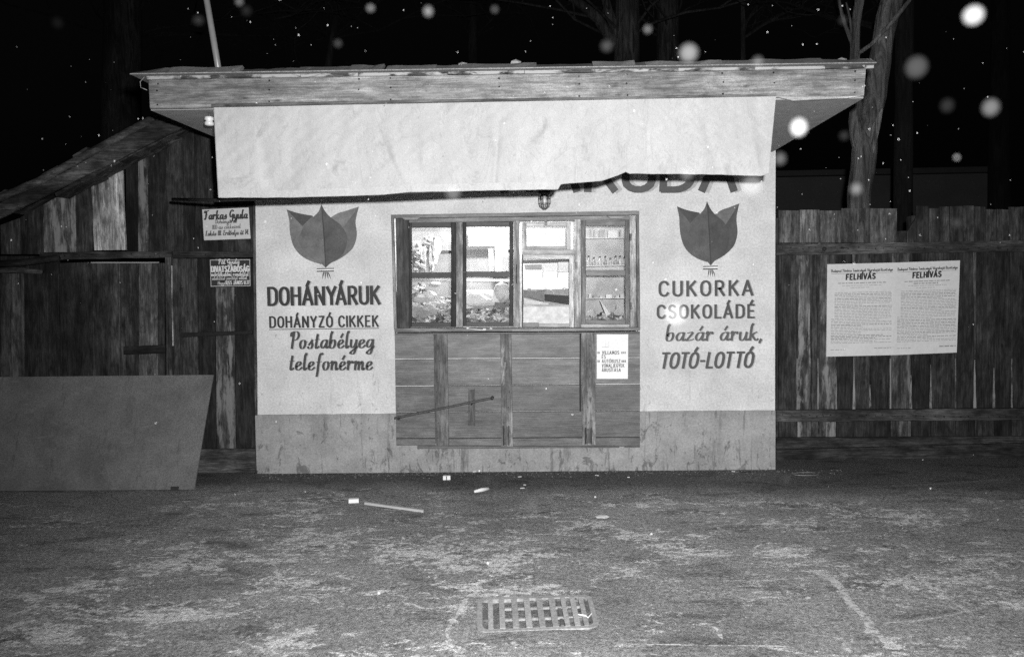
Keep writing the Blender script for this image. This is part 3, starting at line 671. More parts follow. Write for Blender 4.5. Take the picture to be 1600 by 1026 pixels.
# drop-down shutter of four boards with battens, hanging below the sill
SH = board('shutter', [(616.8, 520.2), (1000, 518), (1000, 520.4), (616.8, 522.5)], -.047, .03, PH, .1, K, .2, 8, .001, 'h', .002)
lv = [(522.3, 520.4), (561.2, 558.9), (603.6, 599.8), (644.8, 641.5), (685.6, 683.6)]
def shutter():
    xl_ = lambda y: 616.8+(y-520)*.0138; xr_ = 1000.
    spans = [(0, 678), (700.5, 782), (800.5, 908), (931.5, 1000)]
    for i in range(4):
        t0, t1 = lv[i], lv[i+1]; g = 1.1
        lt = lambda a, x: a[0]+(a[1]-a[0])*(x-617)/383
        board('plank', [(xl_(t0[0]), lt(t0, 617)), (xr_, lt(t0, 1000)), (xr_, lt(t1, 1000)-g), (xl_(t1[0]), lt(t1, 617)-g)], -.045, .022, PH, (.125, .12, .115, .105)[i], SH, .12, 10, .0012, 'h', .004)
    # pale paint left on the edges of the two upper joints
    for i in (1, 2):
        a = lv[i]
        for s0, s1 in (spans if i == 1 else [spans[0], spans[3]]):
            s0 = max(s0, 617.5); f = lambda x: a[0]+(a[1]-a[0])*(x-617)/383
            board('joint_paint', [(s0, f(s0)-1.2), (s1, f(s1)-1.2), (s1, f(s1)-.1), (s0, f(s0)-.1)], -.0462, .006, PAPER, .62, SH, 0, 6, .0008, 'h', .001)
    board('bottom_rail', [(619, 685.2), (1000, 683.2), (1000, 697.3), (619.4, 695.5)], -.044, .022, PH, .11, SH, .2, 10, .0015, 'h', .004)
    board('bottom_rail', [(652, 695.9), (968, 697.2), (968, 699), (652, 700.8)], -.046, .02, PH, .09, SH, .2, 8, .0015, 'h', .003)
    board('bottom_rail', [(976, 697.2), (1000, 697.0), (1000, 698.6), (976, 698.8)], -.046, .02, PH, .09, SH, .2, 2, .001, 'h', .003)
    for q, tn, wr in (([(677.6, 521.8), (698.6, 521.8), (701.5, 696), (680.2, 696)], .115, .15), ([(781.6, 521.2), (799, 521.2), (801.2, 697), (783.4, 697)], .18, .5), ([(908.2, 520), (928.6, 519), (931.4, 694.5), (910, 695)], .15, .55)):
        b = board('batten', q, -.066, .02, PV, tn, SH, wr, 8, .0012, 'v', .003)
        x0 = q[0][0]; 
        for k in range(7):
            yy = 540+k*24; u = x0+rnd.uniform(4, 15)
            c = P(u, yy, -.067); tube('nail', [c+Vector((0, .004, 0)), c+Vector((0, -.001, 0))], .0045, METAL, .04, b, 6)
    for q in ((732, 607.5, 743.5, 665), (785.4, 665, 796.4, 695.5), (914, 668, 925.5, 693.5)):
        Yb = -.05 if q[0] < 740 else -.068
        for x in (q[0], q[2]-2.6): pbox('bracket_edge', x, q[1], x+(1.2 if q[0] < 740 else 2.2), q[3], Yb-.004, .01, PV, .09 if q[0] < 740 else .05, SH)
        pbox('bracket_plate', q[0]+2.6, q[1]+1, q[2]-3, q[3]-1, Yb, .006, PV, .10, SH, wear=.3)
    gp = pbox('dark_gap', 905.6, 520.5, 908, 642, -.05, .01, PV, .02, SH)
shutter()
bar = mesh_obj('locking_bar', *sweep_rect(P(616, 651.2, -.11), P(768, 620, -.11), P(616, 655, -.11), P(768, 623.6, -.11), (0, -1, 0), .012, 6, .0008, .003), METAL, K, .05); fix(bar)
for q in ((769, 621.8, .014), (623, 653.5, .010), (736.6, 631.5, .007)):
    c = P(q[0], q[1], -.115); tube('bolt_head', [c+Vector((0, .05, 0)), c+Vector((0, -.008, 0)), c+Vector((0, -.012, 0))], [q[2], q[2], q[2]*.6], METAL, .03, K, 8)
tube('bolt_stub', [P(622, 634, -.05), P(622, 641, -.07)], .009, METAL, .2, K, 6)

# painted lettering
INKD = .035
def painted(s, font, b0, b1, cap, **k):
    sh = k.pop('shadow', None); tn = k.pop('tone', INKD)
    if sh: lettering('letter_shading', s, font, b0, b1, cap, YW, sh[2], K, off=(sh[0], sh[1]), kind='stuff', **{**k})
    lettering('lettering', s, font, b0, b1, cap, YW, tn, K, lift=.0014, kind='stuff', **k)
painted('DOHÁNYÁRUDA', SANS, (500, 297.6), (1146, 296.3), 60, th=.2, nib=.85, slant=.05, gap=.2, shadow=(.07, -.0, .36), tone=.075)
painted('DOHÁNYÁRUK', SANS, (420.5, 476.3), (592.5, 474.2), 26.5, th=.2, nib=.7, gap=.24, shadow=(.07, -.02, .36))
painted('DOHÁNYZÓ CIKKEK', SANS, (422.5, 511.3), (590.5, 509.6), 16.2, th=.2, nib=.75, gap=.3, shadow=(.07, -.03, .42))
shape('underline', [(420.5, 514.1), (592.5, 512.1), (592.5, 513.3), (420.5, 515.3)], YW, .09, K)
painted('Postabélyeg', SC, (453, 544.5), (583, 543), 26, th=.16, nib=.22, slant=.12, gap=.11, shadow=(.05, -.03, .4), tone=.055)
painted('telefonérme', SC, (452, 577.8), (581, 577.5), 26, th=.16, nib=.22, slant=.12, gap=.11, shadow=(.05, -.03, .4), tone=.055)
painted('CUKORKA', SANS, (1031, 462.2), (1175, 460.6), 22, th=.2, nib=.75, gap=.36, shadow=(.07, -.02, .38), tone=.07)
painted('CSOKOLÁDÉ', SANS, (1028, 496.8), (1178, 495.8), 19.5, th=.21, nib=.75, gap=.33, shadow=(.07, -.02, .38), tone=.07)
painted('bazár áruk,', SC, (1040, 532.5), (1189, 531.4), 26, th=.16, nib=.22, slant=.12, gap=.1, shadow=(.05, -.03, .4), tone=.085)
painted('TOTÓ-LOTTÓ', SANS, (1032, 574.8), (1174, 573.2), 23, th=.2, nib=.75, slant=.18, gap=.24, shadow=(.07, -.02, .38), tone=.075)
def bez(p, k=5): return smoothpts(p, k)
def emblem(dx, dy, s, t0, fl=1.):
    X = lambda p: (502.3+dx+(p[0]-502.3)*s, 319.3+dy+(p[1]-319.3)*(s if s == 1 else 1.015))
    root = None
    def leaf(parts, nm, tn, lift):
        nonlocal root
        pts = [X(q) for q in parts]; o = shape(nm, pts, YW, tn, root if root else K, LEAF, lift)
        return o
    Ll = bez([(447.9, 327.4), (452, 345), (453, 363), (458.4, 384), (469, 398), (484.7, 407.5), (502, 413)])
    root = leaf(Ll+[(502, 360), (489, 338)]+bez([(489, 337.5), (477, 335.5), (463.7, 332.6), (447.9, 327.4)])[1:-1], 'tobacco_leaf_emblem', t0*1.5**fl, .0012)
    leaf([(447.9, 327.4), (472.5, 353.5), (482, 344), (489, 337.5)]+bez([(489, 337), (477, 335.2), (463.7, 332.4), (447.9, 327.4)])[1:-1], 'leaf_fold', t0*.72, .0018)
    Rl = bez([(560.9, 322.8), (555.8, 345.6), (557.7, 366.7), (553.2, 384.2), (544.4, 394.7), (530.4, 404.5), (512, 413)])
    leaf(Rl+[(509, 360), (515.6, 341.4)]+bez([(515.6, 341), (528, 333.5), (541, 329.6), (560.9, 322.8)])[1:-1], 'side_leaf', t0*(1.15 if fl == 1 else .95), .0012)
    leaf([(560.9, 322.8), (535.6, 356), (526, 346), (515.6, 341)]+bez([(515.6, 340.6), (528, 333.2), (541, 329.3), (560.9, 322.8)])[1:-1], 'leaf_fold', t0*1.7, .0018)
    cl = bez([(502.3, 319.3), (498, 330), (491.8, 337), (480, 347), (472.5, 357.9), (467.9, 375.4), (474.2, 391.5), (488.2, 404), (500, 410.5), (509.3, 418.5)])
    cr = bez([(509.3, 418.5), (515, 412.5), (530.4, 402), (539, 391), (542.8, 371), (533.9, 353), (524, 345), (515.6, 338.6), (508, 330), (502.3, 319.3)])
    leaf(cl+[(506, 370)], 'leaf_half', t0*1.3**fl, .0026); leaf(cr+[(506, 370)], 'leaf_half', t0*.8, .0026)
    leaf([(502, 321), (503.2, 321), (507.6, 371), (510, 417), (508.4, 417), (505.6, 371)], 'midrib', t0*.45, .0032)
    leaf([(495, 419.2), (522, 418.7), (522, 420.2), (495, 420.7)], 'tie_line', .05, .0022); leaf([(495, 422.8), (522, 422.3), (522, 424.2), (495, 424.7)], 'tie_line', .05, .0022)
    leaf([(495, 420.8), (522, 420.3), (522, 422.2), (495, 422.7)], 'tie_band', .72, .0022)
    for a in ((505, 504, 502.5), (507.4, 507.5, 507), (509.6, 511, 512), (511.4, 514, 516)):
        leaf([(a[0], 425), (a[0]+1.8, 425), (a[1]+1.9, 430), (a[2]+1.2, 437), (a[1], 430)], 'stalk', .06, .0022)
emblem(0, 0, 1, .1); emblem(602.3, -5, .863, .068, .5)

# cage lamp over the window
lc = P(850.5, 299.5, -.14)
LMP = thing('caged_wall_lamp', 'unlit glass lamp in a wire cage above the serving window', 'lamp', lc)
lathe('housing', lc+Vector((0, 0, -.012)), [(.055, -.012), (.062, -.004), (.062, .02), (.05, .034), (.02, .04)], METAL, .03, LMP, 16)
pbox('lamp_arm', 836, 293, 866, 298, -.13, .02, METAL, .03, LMP); box('lamp_arm', (lc.x-.015, -.14, lc.z+.006), (lc.x+.015, -.001, lc.z+.03), METAL, .03, LMP)
GG = GLASS
lathe('glass_jar', lc+Vector((0, 0, -.025)), [(.036, 0), (.042, -.03), (.042, -.075), (.034, -.105), (.015, -.12), (.003, -.122)], GG, .5, LMP, 16)
lathe('bulb', lc+Vector((0, 0, -.03)), [(.012, 0), (.014, -.02), (.02, -.045), (.018, -.065), (.006, -.076)], SMOOTH, .8, LMP, 12)
for k in range(6):
    a = k*math.pi/3+.3; d = Vector((math.cos(a), math.sin(a), 0))
    tube('cage_wire', [lc+d*.052+Vector((0, 0, -.02)), lc+d*.052+Vector((0, 0, -.09)), lc+d*.042+Vector((0, 0, -.125)), lc+d*.01+Vector((0, 0, -.150))], .0022, METAL, .12, LMP, 5)
for z, r in ((-.06, .053), (-.1, .052)):
    tube('cage_ring', [lc+Vector((r*math.cos(a*math.pi/8), r*math.sin(a*math.pi/8), z)) for a in range(17)], .002, METAL, .12, LMP, 5)

# awning of canvas hanging from the eave
def awning():
    AW = thing('canvas_awning', 'pale canvas awning hanging from the eave with a ragged sagging hem', 'awning', P(770, 160, YF-.02))
    bot = [(333, 305), (343, 309), (450, 309), (560, 306), (600, 304.5), (640, 300.5), (700, 299.5), (760, 298), (872, 296.2), (876, 288), (905, 285.5), (940, 283), (966, 274), (978, 268.5), (983, 271.5), (1100, 272.5), (1190, 275), (1199, 272), (1205, 268)]
    def by(x):
        for (a, b), (c, d) in zip(bot[:-1], bot[1:]):
            if a <= x <= c: return b+(d-b)*(x-a)/(c-a)
        return bot[-1][1]
    nx, nz = 420, 46; V, Fc = [], []
    def pt(i, j, back):
        t = i/nx; s = j/nz
        xt = 333.5+t*879; xb = 341+t*860
        yt = 168.3-17.6*t; yb = by(max(343, min(1199, xb)))+.5*mnoise.noise(Vector((t*40, 0, 0)))
        x = xt+(xb-xt)*s; y = yt+(yb-yt)*s
        Y = YF-.018-.012*s+ .010*s*mnoise.noise(Vector((t*9, s*1.5, 1)))+.006*min(1, s*3)*mnoise.noise(Vector((t*30, s*2, 4)))+.005*mnoise.noise(Vector((t*60+s*9, s*6, 8)))+.003*mnoise.noise(Vector((t*150-s*20, s*9, 3)))+.006*mnoise.noise(Vector((t*26+s*4, s*1.2, 17)))
        # a few sagging creases
        for (c, sx, sl, am) in ((.27, .008, .07, .016), (.31, .010, .02, -.012), (.07, .012, .03, .014), (.51, .006, -.01, .016), (.72, .012, .02, .012), (.86, .010, .05, .012), (.38, .02, .12, .012), (.60, .014, -.08, .012), (.95, .01, .03, -.014), (.17, .02, -.06, .012)):
            Y += am*math.exp(-((t-c-sl*s)/sx)**2)*min(1, s*1.7)*(1 if s < .93 else .5)
        return P(x, y, Y+back)
    for back in (0, .003):
        for i in range(nx+1):
            for j in range(nz+1): V.append(pt(i, j, back))
    N = (nx+1)*(nz+1)
    for i in range(nx):
        for j in range(nz):
            a = i*(nz+1)+j; Fc.append((a, a+nz+1, a+nz+2, a+1)); Fc.append((N+a, N+a+1, N+a+nz+2, N+a+nz+1))
    for i in range(nx):
        a = i*(nz+1)+nz; Fc.append((a, a+nz+1, N+a+nz+1, N+a))
    for j in range(nz):
        Fc.append((j, j+1, N+j+1, N+j)); a = nx*(nz+1)+j; Fc.append((a, a+1, N+a+1, N+a))
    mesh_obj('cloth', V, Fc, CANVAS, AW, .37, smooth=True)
    # sewn hem: a second thin layer along the lower edge of the longer half
    V, Fc = [], []; m = 90
    for i in range(m+1):
        x = 344+(871-344)*i/m
        for dy in (-12.2, -.6): 
            yb = by(x); tt = (x-341)/860; q = P(x, yb+dy, YF-.043-.010*mnoise.noise(Vector((tt*9, 1.5, 1)))*0); V.append(q); V.append(q+Vector((0, .006, 0)))
    for i in range(m):
        a = i*4
        for u, v in ((0, 2), (2, 3), (3, 1), (1, 0)): Fc.append((a+u, a+v, a+v+4, a+u+4))
    Fc += [(0, 1, 3, 2), (m*4, m*4+2, m*4+3, m*4+1)]
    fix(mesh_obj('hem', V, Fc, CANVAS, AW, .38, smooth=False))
    # long bar stitched behind, sticking out on the left
    tube('lower_rod', [P(270, 311.5, YF+.9), P(340, 313, YF+.35), P(600, 303, YF+.05), P(870, 291, YF+.03)], .012, METAL, .03, AW, 8)
    lathe('rope_pulley', P(327, 192, YF+.1), [(.01, -.02), (.028, -.015), (.03, .0), (.02, .01), (.03, .02), (.028, .035), (.012, .04)], SMOOTH, .55, AW, 12)
    tube('pulley_hook', [P(327, 172, YF+.1), P(327, 186, YF+.1)], .004, METAL, .1, AW, 6)
awning()

# ------------------------------------------------------------------ inside the kiosk
bulb_at = Vector((-.35, .75, 2.5))
LB = thing('ceiling_bulb', 'bare light bulb burning inside the kiosk above the window', 'lamp', bulb_at)
lathe('glass_bulb', bulb_at, [(.01, .04), (.015, .02), (.032, -.02), (.03, -.045), (.012, -.062)], BULB, 1, LB, 12)
lathe('socket', bulb_at, [(.02, .041), (.02, .10), (.012, .11)], SMOOTH, .1, LB, 10)
tube('flex', [bulb_at+Vector((0, 0, .11)), bulb_at+Vector((0, 0, .3))], .003, MATTE, .05, LB, 5)
for dx in (0,):
    pl = bpy.data.lights.new('bulb_light', 'POINT'); pl.energy = 98; pl.shadow_soft_size = .04
    po = bpy.data.objects.new('bulb_light', pl); S.collection.objects.link(po); po.parent = LB; po.location = (0, 0, -.1)
YB = 1.775
def ib(name, px0, py0, px1, py1, Y, d, tone, mat=None, label=None, cat=None, group=None, rz=0, tilt=0):
    a, b = P(px0, py0, Y), P(px1, py1, Y)
    o = box(name, (a.x, Y, b.z), (b.x, Y+d, a.z), mat or INTERIOR, tone, None, rz, tilt)
    if label: tagit(o, label, cat, group)
    return o
# back wall decoration: pale upper band, shelf ledge, pinned posters
o = ib('wall_panel', 640, 395, 806, 520, YB-.02, .015, .44); o.parent = K; o.location -= K.location
o = ib('wall_ledge', 640, 386, 806, 389.5, YB-.10, .09, .5); o.parent = K; o.location -= K.location
ib('pinned_poster', 644.8, 376, 657, 390, .9, .004, .7, PAPER, 'small square poster with a dark triangle seen through the first window pane', 'poster')
tri = mesh_obj('printed_triangle', [P(647.5, 386.5, .897), P(654.5, 386.5, .897), P(651, 379.5, .897)], [(0, 1, 2)], INK, bpy.data.objects['pinned_poster'], .2)
for i, (x, y, w_, h_) in enumerate(((661, 368, 7, 12), (671, 366, 6, 15), (679, 370, 7, 11), (700, 366, 9, 12))):
    ib('paper_packet', x, y, x+w_, y+h_, 1.3, .01, (.45, .6, .5, .75)[i], PAPER, ('small grey card hanging in the left window beside the triangle poster', 'narrow pale card hanging in the left window, second from the triangle poster', 'short pale packet hanging in the left window above the white bags', 'bright white card at the right edge of the left window')[i], 'card')
for i, (x, y0, y1, w_, tn) in enumerate(((661, 386, 422, 8, .72), (672, 380, 424, 4, .35), (680, 374, 412, 6, .75), (650, 392, 424, 5, .42), (686, 372, 398, 3, .8), (676, 384, 424, 3, .6))):
    c = P(x, (y0+y1)/2, .75+i*.04); r = (P(x+w_, y0, .75+i*.04)-P(x-w_, y1, .75+i*.04))/2
    tagit(blob('hanging_bag', c, (abs(r.x)*.75, .05, abs(r.z)), SMOOTH, tn, None, i+3, .45, 2.2, 3), ('crumpled white plastic bag hanging in the left window', 'thin dark strip of cloth hanging beside the white bag', 'tall white paper cone hanging in the left window', 'grey bag hanging at the far left of the left window', 'short bright ribbon hanging right of the paper cone', 'narrow pale ribbon hanging between bag and cone')[i], 'bag', 'goods hanging in the left window')
# counter running behind the windows
ct = P(800, 505, .2).z
box('counter', (xl+.13, .17, ct-.05), (xr-.13, .62, ct), MATTE, .35, K)
box('counter_front', (xl+.13, .60, .06), (xr-.13, .615, ct-.052), MATTE, .3, K)
def onc(px, py0, py1, Y): # z of a pixel row at depth Y
    return P(px, py0, Y), P(px, py1, Y)
def cbox(px0, py0, px1, py1, Y, d, tone, label, cat='box', rz=0., tilt=0., mat=None, name='cardboard_box', group=None):
    return ib(name, px0, py0, px1, py1, Y, d, tone, mat or PAPER, label, cat, group, rz, tilt)
cbox(646, 484, 673, 499, .40, .2, .28, 'long grey box lying on the counter at the left window', rz=.1)
cbox(649, 459, 668, 465, .50, .16, .8, 'flat white carton on the stack in the left window', rz=-.05)
cbox(647, 465, 678, 473, .48, .2, .45, 'grey tray of goods under the white carton in the left window', 'tray', tilt=.08)
cbox(646, 474, 686, 477, .46, .22, .12, 'dark shelf board across the left window', 'board', tilt=.07, mat=MATTE, name='dark_board')
cbox(684, 478, 700, 489, .42, .12, .5, 'small pale box in the corner of the left window', rz=.25)
cbox(673, 490, 690, 500, .34, .10, .82, 'tilted white card box at the bottom of the left window', tilt=.2)
cbox(691, 491, 702, 499, .34, .10, .14, 'little dark packet at the bottom corner of the left window', 'packet', rz=.1)
tagit(blob('stuffed_toy', P(672, 461, .5), (.06, .05, .045), SMOOTH, .75, None, 11, .3), 'round white bundle on top of the trays in the left window', 'bundle')
tagit(blob('crumpled_paper', P(661, 488, .30), (.13, .06, .07), PAPER, .42, None, 4, .5, 2., 3), 'crumpled grey wrapping paper at the bottom of the left window', 'paper')
tagit(blob('crumpled_paper', P(690, 474, .40), (.09, .05, .03), PAPER, .6, None, 14, .6, 3., 3), 'loose pale papers right of the trays in the left window', 'paper')
cl1 = box('white_lath', (P(660, 438, .9).x, .9, P(660, 440, .9).z), (P(806, 447, .9).x, .92, P(660, 436, .9).z), PAPER, .7, None, 0, .035); tagit(cl1, 'long white slat slanting behind both left windows', 'slat')
tagit(blob('white_cushion', P(680, 443, .88), (.055, .03, .022), PAPER, .8, None, 8, .2), 'small white lamp shade shape on the slat in the left window', 'bundle')
# second window
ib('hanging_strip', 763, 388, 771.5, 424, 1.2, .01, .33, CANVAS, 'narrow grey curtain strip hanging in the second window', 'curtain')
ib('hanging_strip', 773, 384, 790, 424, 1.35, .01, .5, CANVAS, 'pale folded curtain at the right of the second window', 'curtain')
ib('paper_sheet', 784, 401, 797, 423, .5, .004, .85, PAPER, 'bright white sheet of paper taped at the right of the second window', 'paper')
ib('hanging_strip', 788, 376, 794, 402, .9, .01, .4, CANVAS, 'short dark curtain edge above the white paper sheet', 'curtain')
tagit(blob('paper_pile', P(749, 468, .42), (.22, .10, .10), PAPER, .85, None, 21, .22, 1.4, 3), 'broad white heap of paper on the counter in the second window', 'paper')
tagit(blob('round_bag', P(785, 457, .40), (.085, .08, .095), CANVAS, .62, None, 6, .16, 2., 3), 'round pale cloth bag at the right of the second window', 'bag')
cbox(772, 474, 795, 485, .30, .12, .2, 'dark box tilted under the round bag in the second window', tilt=.22, mat=MATTE)
for i in range(11):
    x = 732+i*3.6; h = rnd.uniform(.015, .03); c = P(x, 486, .30)
    tagit(lathe('jar_lid', c, [(.010, -h), (.012, 0), (.008, .004)], SMOOTH, rnd.choice([.06, .1, .2, .4]), None, 8), '%s small bottle from the left in the row at the foot of the second window' % 'first second third fourth fifth sixth seventh eighth ninth tenth eleventh'.split()[i], 'bottle', 'row of small bottles in the second window')
for i, (x, y, r, tn) in enumerate(((740, 496, .075, .5), (757, 498, .06, .75), (773, 496, .08, .45), (789, 493, .07, .8))):
    tagit(blob('sweet_bag', P(x, y, .24+.02*i), (r, .05, .04), PAPER, tn, None, 30+i, .5, 3., 3), ('speckled bag of sweets at the lower left of the second window', 'white sweet bag second from the left in the second window', 'grey sweet bag third from the left in the second window', 'white sweet bag at the lower right corner of the second window')[i], 'bag', 'sweet bags at the foot of the second window')
ib('pale_card', 732, 356, 775, 384, 1.5, .01, .8, PAPER, 'wide white card at the top of the second window', 'card'); ib('pale_card', 748, 362, 751, 376, 1.48, .01, .45, PAPER, 'thin grey strip on the white card in the second window', 'card')
hm = NT('assorted_wrappers'); hm.color(hm.math('MULTIPLY', hm.ramp(hm.geo.outputs['Random Per Island'], 0., 1., .05, .85), hm.ramp(hm.noise(hm.pos(), 60., 4., .6), .4, .6, .6, 1.15))); hm.rough(.5)
def heap(x0, x1, y0, y1, Y0, Y1, n, seed):
    Rh = random.Random(seed); V, Fc = [], []
    for i in range(n):
        Y = Rh.uniform(Y0, Y1); f = (Y-Y0)/(Y1-Y0+1e-6); px = Rh.uniform(x0, x1); py = y1+(y0-y1)*min(1, max(0, f+Rh.uniform(-.15, .15)))
        c = P(px, py, Y); M3 = Matrix.Rotation(Rh.uniform(-3, 3), 3, 'Z') @ Matrix.Rotation(Rh.uniform(-.6, .6), 3, 'X') @ Matrix.Rotation(Rh.uniform(-.5, .5), 3, 'Y')
        h = Vector((Rh.uniform(.012, .04), Rh.uniform(.008, .03), Rh.uniform(.005, .018))); o = len(V)
        V += [c+M3 @ Vector((h.x*a, h.y*b, h.z*d)) for a in (-1, 1) for b in (-1, 1) for d in (-1, 1)]
        Fc += [tuple(o+k for k in g) for g in ((0, 1, 3, 2), (4, 6, 7, 5), (0, 4, 5, 1), (2, 3, 7, 6), (0, 2, 6, 4), (1, 5, 7, 3))]
    mesh_obj('heaped_goods', V, Fc, hm.m, None, .5, kind='stuff')
heap(688, 704, 466, 480, .45, .6, 26, 6); heap(731, 745, 474, 486, .45, .55, 20, 7); heap(664, 690, 372, 384, 1.2, 1.35, 16, 8); heap(825, 886, 452, 455, .42, .5, 14, 9)
heap(645, 706, 474, 502, .22, .42, 110, 1); heap(731, 797, 484, 502, .20, .30, 120, 2); heap(646, 664, 444, 462, .5, .6, 30, 3); heap(916, 977, 488, 501, .22, .35, 40, 4); heap(645, 662, 396, 424, .6, .75, 22, 5)
# serving hatch: cabinet with boxes
HC = thing('hatch_cabinet', 'white shelf cabinet of cartons seen through the serving hatch', 'cabinet', P(853, 470, .5))
def hb(nm, x0, y0, x1, y1, Y, d, tn, mat=PAPER, tilt=0.): 
    a, b = P(x0, y0, Y), P(x1, y1, Y); return box(nm, (a.x, Y, b.z), (b.x, Y+d, a.z), mat, tn, HC, 0, tilt)
hb('back_panel', 808, 345, 900, 480, .72, .01, .85); hb('shelf', 812, 406.6, 897, 409, .50, .2, .12); hb('shelf', 812, 434.5, 897, 452, .46, .24, .85)
for i, (x0, y0, x1, y1, tn, Y, lab) in enumerate(((821.5, 422, 847, 434.4, .75, .50, 'white carton at the lower left of the hatch shelf'), (848.6, 414.5, 870, 423.8, .65, .52, 'pale carton standing upper middle in the hatch'), (848.6, 424.4, 869.5, 434.4, .8, .52, 'white carton lower middle in the hatch'), (872, 408.5, 889, 424.6, .6, .50, 'tall pale carton at the upper right of the hatch'), (872, 425.4, 889, 434.4, .85, .5, 'small white carton at the lower right of the hatch'), (820, 413.6, 846.5, 420.5, .36, .56, 'flat grey carton at the upper left of the hatch'))):
    o = ib('carton', x0, y0, x1, y1, Y, .12, tn, PAPER, lab, 'carton', 'cartons in the serving hatch')
hb('drawer_bottom', 816, 452.5, 893, 476, .44, .01, .30, MATTE)
def wedge(nm, q, Y, th, tn, lab, cat):
    return tagit(board(nm, q, Y, th, MATTE, tn, None, 0, 2, 0, 'h', .002), lab, cat)
wedge('till_drawer', [(819, 453), (850, 456), (850, 471), (819, 463)], .30, .03, .16, 'grey side of an open slanting till drawer in the hatch', 'drawer')
wedge('dark_case', [(851, 459.5), (889, 462), (889, 475.4), (851, 469.5)], .28, .10, .035, 'dark case lying tilted in the serving hatch', 'case')
wedge('paper_slip', [(818.5, 466), (857, 473.5), (857, 476), (818.5, 475.5)], .26, .01, .5, 'pale paper slip below the dark case in the hatch', 'paper')
# right window: glass shelves with bottles, a paper cone
def shelf(px0, px1, py, Y0, Y1, tn, lab):
    a, b = P(px0, py, Y0), P(px1, py, Y0); return tagit(box('display_shelf', (a.x, Y0, a.z-.006), (b.x, Y1, a.z), SMOOTH, tn), lab, 'shelf')
shelf(900, 1000, 372, .6, .8, .6, 'upper display shelf in the right window'); shelf(900, 1000, 415, .42, .7, .7, 'middle display shelf with little bottles in the right window'); shelf(900, 1000, 466, .42, .7, .6, 'lower display shelf in the right window')
pn = ib('pale_backing', 902, 345, 1000, 512, .82, .01, .56, INTERIOR, 'pale backing board behind the bottles in the right window', 'board')
for i, x in enumerate((920, 928, 937.5, 946, 954, 962, 969, 976)):
    z0 = P(x, 415, .5); h = rnd.uniform(.05, .085); r = rnd.uniform(.012, .017)
    t = thing('bottle', 'little glass bottle with dark cap on the middle shelf, number %s from the left' % ('one two three four five six seven eight'.split()[i]), 'bottle', Vector((z0.x, .5, z0.z)), 'bottles on the middle shelf')
    t['label'] = ['little bottle with dark cap at the left end of the middle shelf', 'second little capped bottle from the left on the middle shelf', 'third little capped bottle from the left on the middle shelf', 'fourth little capped bottle from the left on the middle shelf', 'fourth little capped bottle from the right on the middle shelf', 'third little capped bottle from the right on the middle shelf', 'second little capped bottle from the right on the middle shelf', 'little bottle with dark cap at the right end of the middle shelf'][i]
    lathe('bottle_body', t.location, [(r, 0), (r, h*.55), (r*.4, h*.72), (r*.4, h)], SMOOTH, rnd.uniform(.35, .7), t, 10)
    lathe('cap', t.location, [(r*.55, h), (r*.55, h+.014)], SMOOTH, .08, t, 8)
for i, (x, w_, h_, tn) in enumerate(((922, 1.8, 13, .3), (928, 1.8, 13, .35), (936, 9, 13, .3), (950, 15, 12, .7), (968, 3, 13, .3))):
    ib('tin', x, 372-h_, x+w_, 371.8, .62, .05, tn, SMOOTH, ('slim grey tube at the left end of the upper shelf', 'second slim grey tube on the upper shelf', 'squat grey tin with label on the upper shelf', 'wide pale box on the upper shelf of the right window', 'slim grey tube at the right end of the upper shelf')[i], 'tin')
for i, (x, w_, h_, tn) in enumerate(((920, 4, 7, .8), (927, 6, 5, .5), (937, 4, 4, .7), (947, 9, 6, .85), (962, 5, 4, .75), (969, 6, 7, .6))):
    ib('small_box', x, 466-h_, x+w_, 465.8, .45, .05, tn, PAPER, ('white packet at the left end of the lower shelf', 'grey packet second on the lower shelf', 'small pale packet in the middle of the lower shelf', 'wide white box on the lower shelf', 'low white packet right of the wide box', 'pale packet at the right end of the lower shelf')[i], 'packet')
cone = mesh_obj('paper_cone', [P(937, 468, .3), P(945, 470, .36), P(960, 499, .26), P(950, 500, .24), P(937, 468, .305), P(945, 470, .365), P(960, 499, .265), P(950, 500, .245)], [(0, 1, 2, 3), (7, 6, 5, 4), (0, 4, 5, 1), (1, 5, 6, 2), (2, 6, 7, 3), (3, 7, 4, 0)], PAPER, None, .9)
tagit(cone, 'folded white paper leaning at the bottom of the right window', 'paper')
tagit(blob('crumpled_paper', P(925, 492, .3), (.06, .04, .05), PAPER, .6, None, 41, .5, 3., 2), 'pale crumpled paper in the lower left corner of the right window', 'paper')
tagit(blob('crumpled_paper', P(968, 488, .32), (.05, .04, .07), PAPER, .55, None, 43, .5, 3., 2), 'pale crumpled paper in the lower right corner of the right window', 'paper')
# litter lying on the outside sill
for i, (x, y, r, lab) in enumerate(((731, 512.6, .012, 'white cigarette end at the left on the window sill'), (757, 514.2, .012, 'white knot of paper in the middle of the window sill'), (767, 513.2, .010, 'small white scrap at the right on the window sill'))):
    tagit(blob('paper_scrap', P(x, y, -.05), (r*1.3, r, r*.9), PAPER, .8, None, i+50, .5, 2, 1), lab, 'scrap', 'scraps on the window sill')
tagit(tube('straw', [P(733, 513.4, -.055), P(756, 515.6, -.055)], .004, PAPER, .75, None, 6), 'thin white straw lying along the window sill', 'straw')

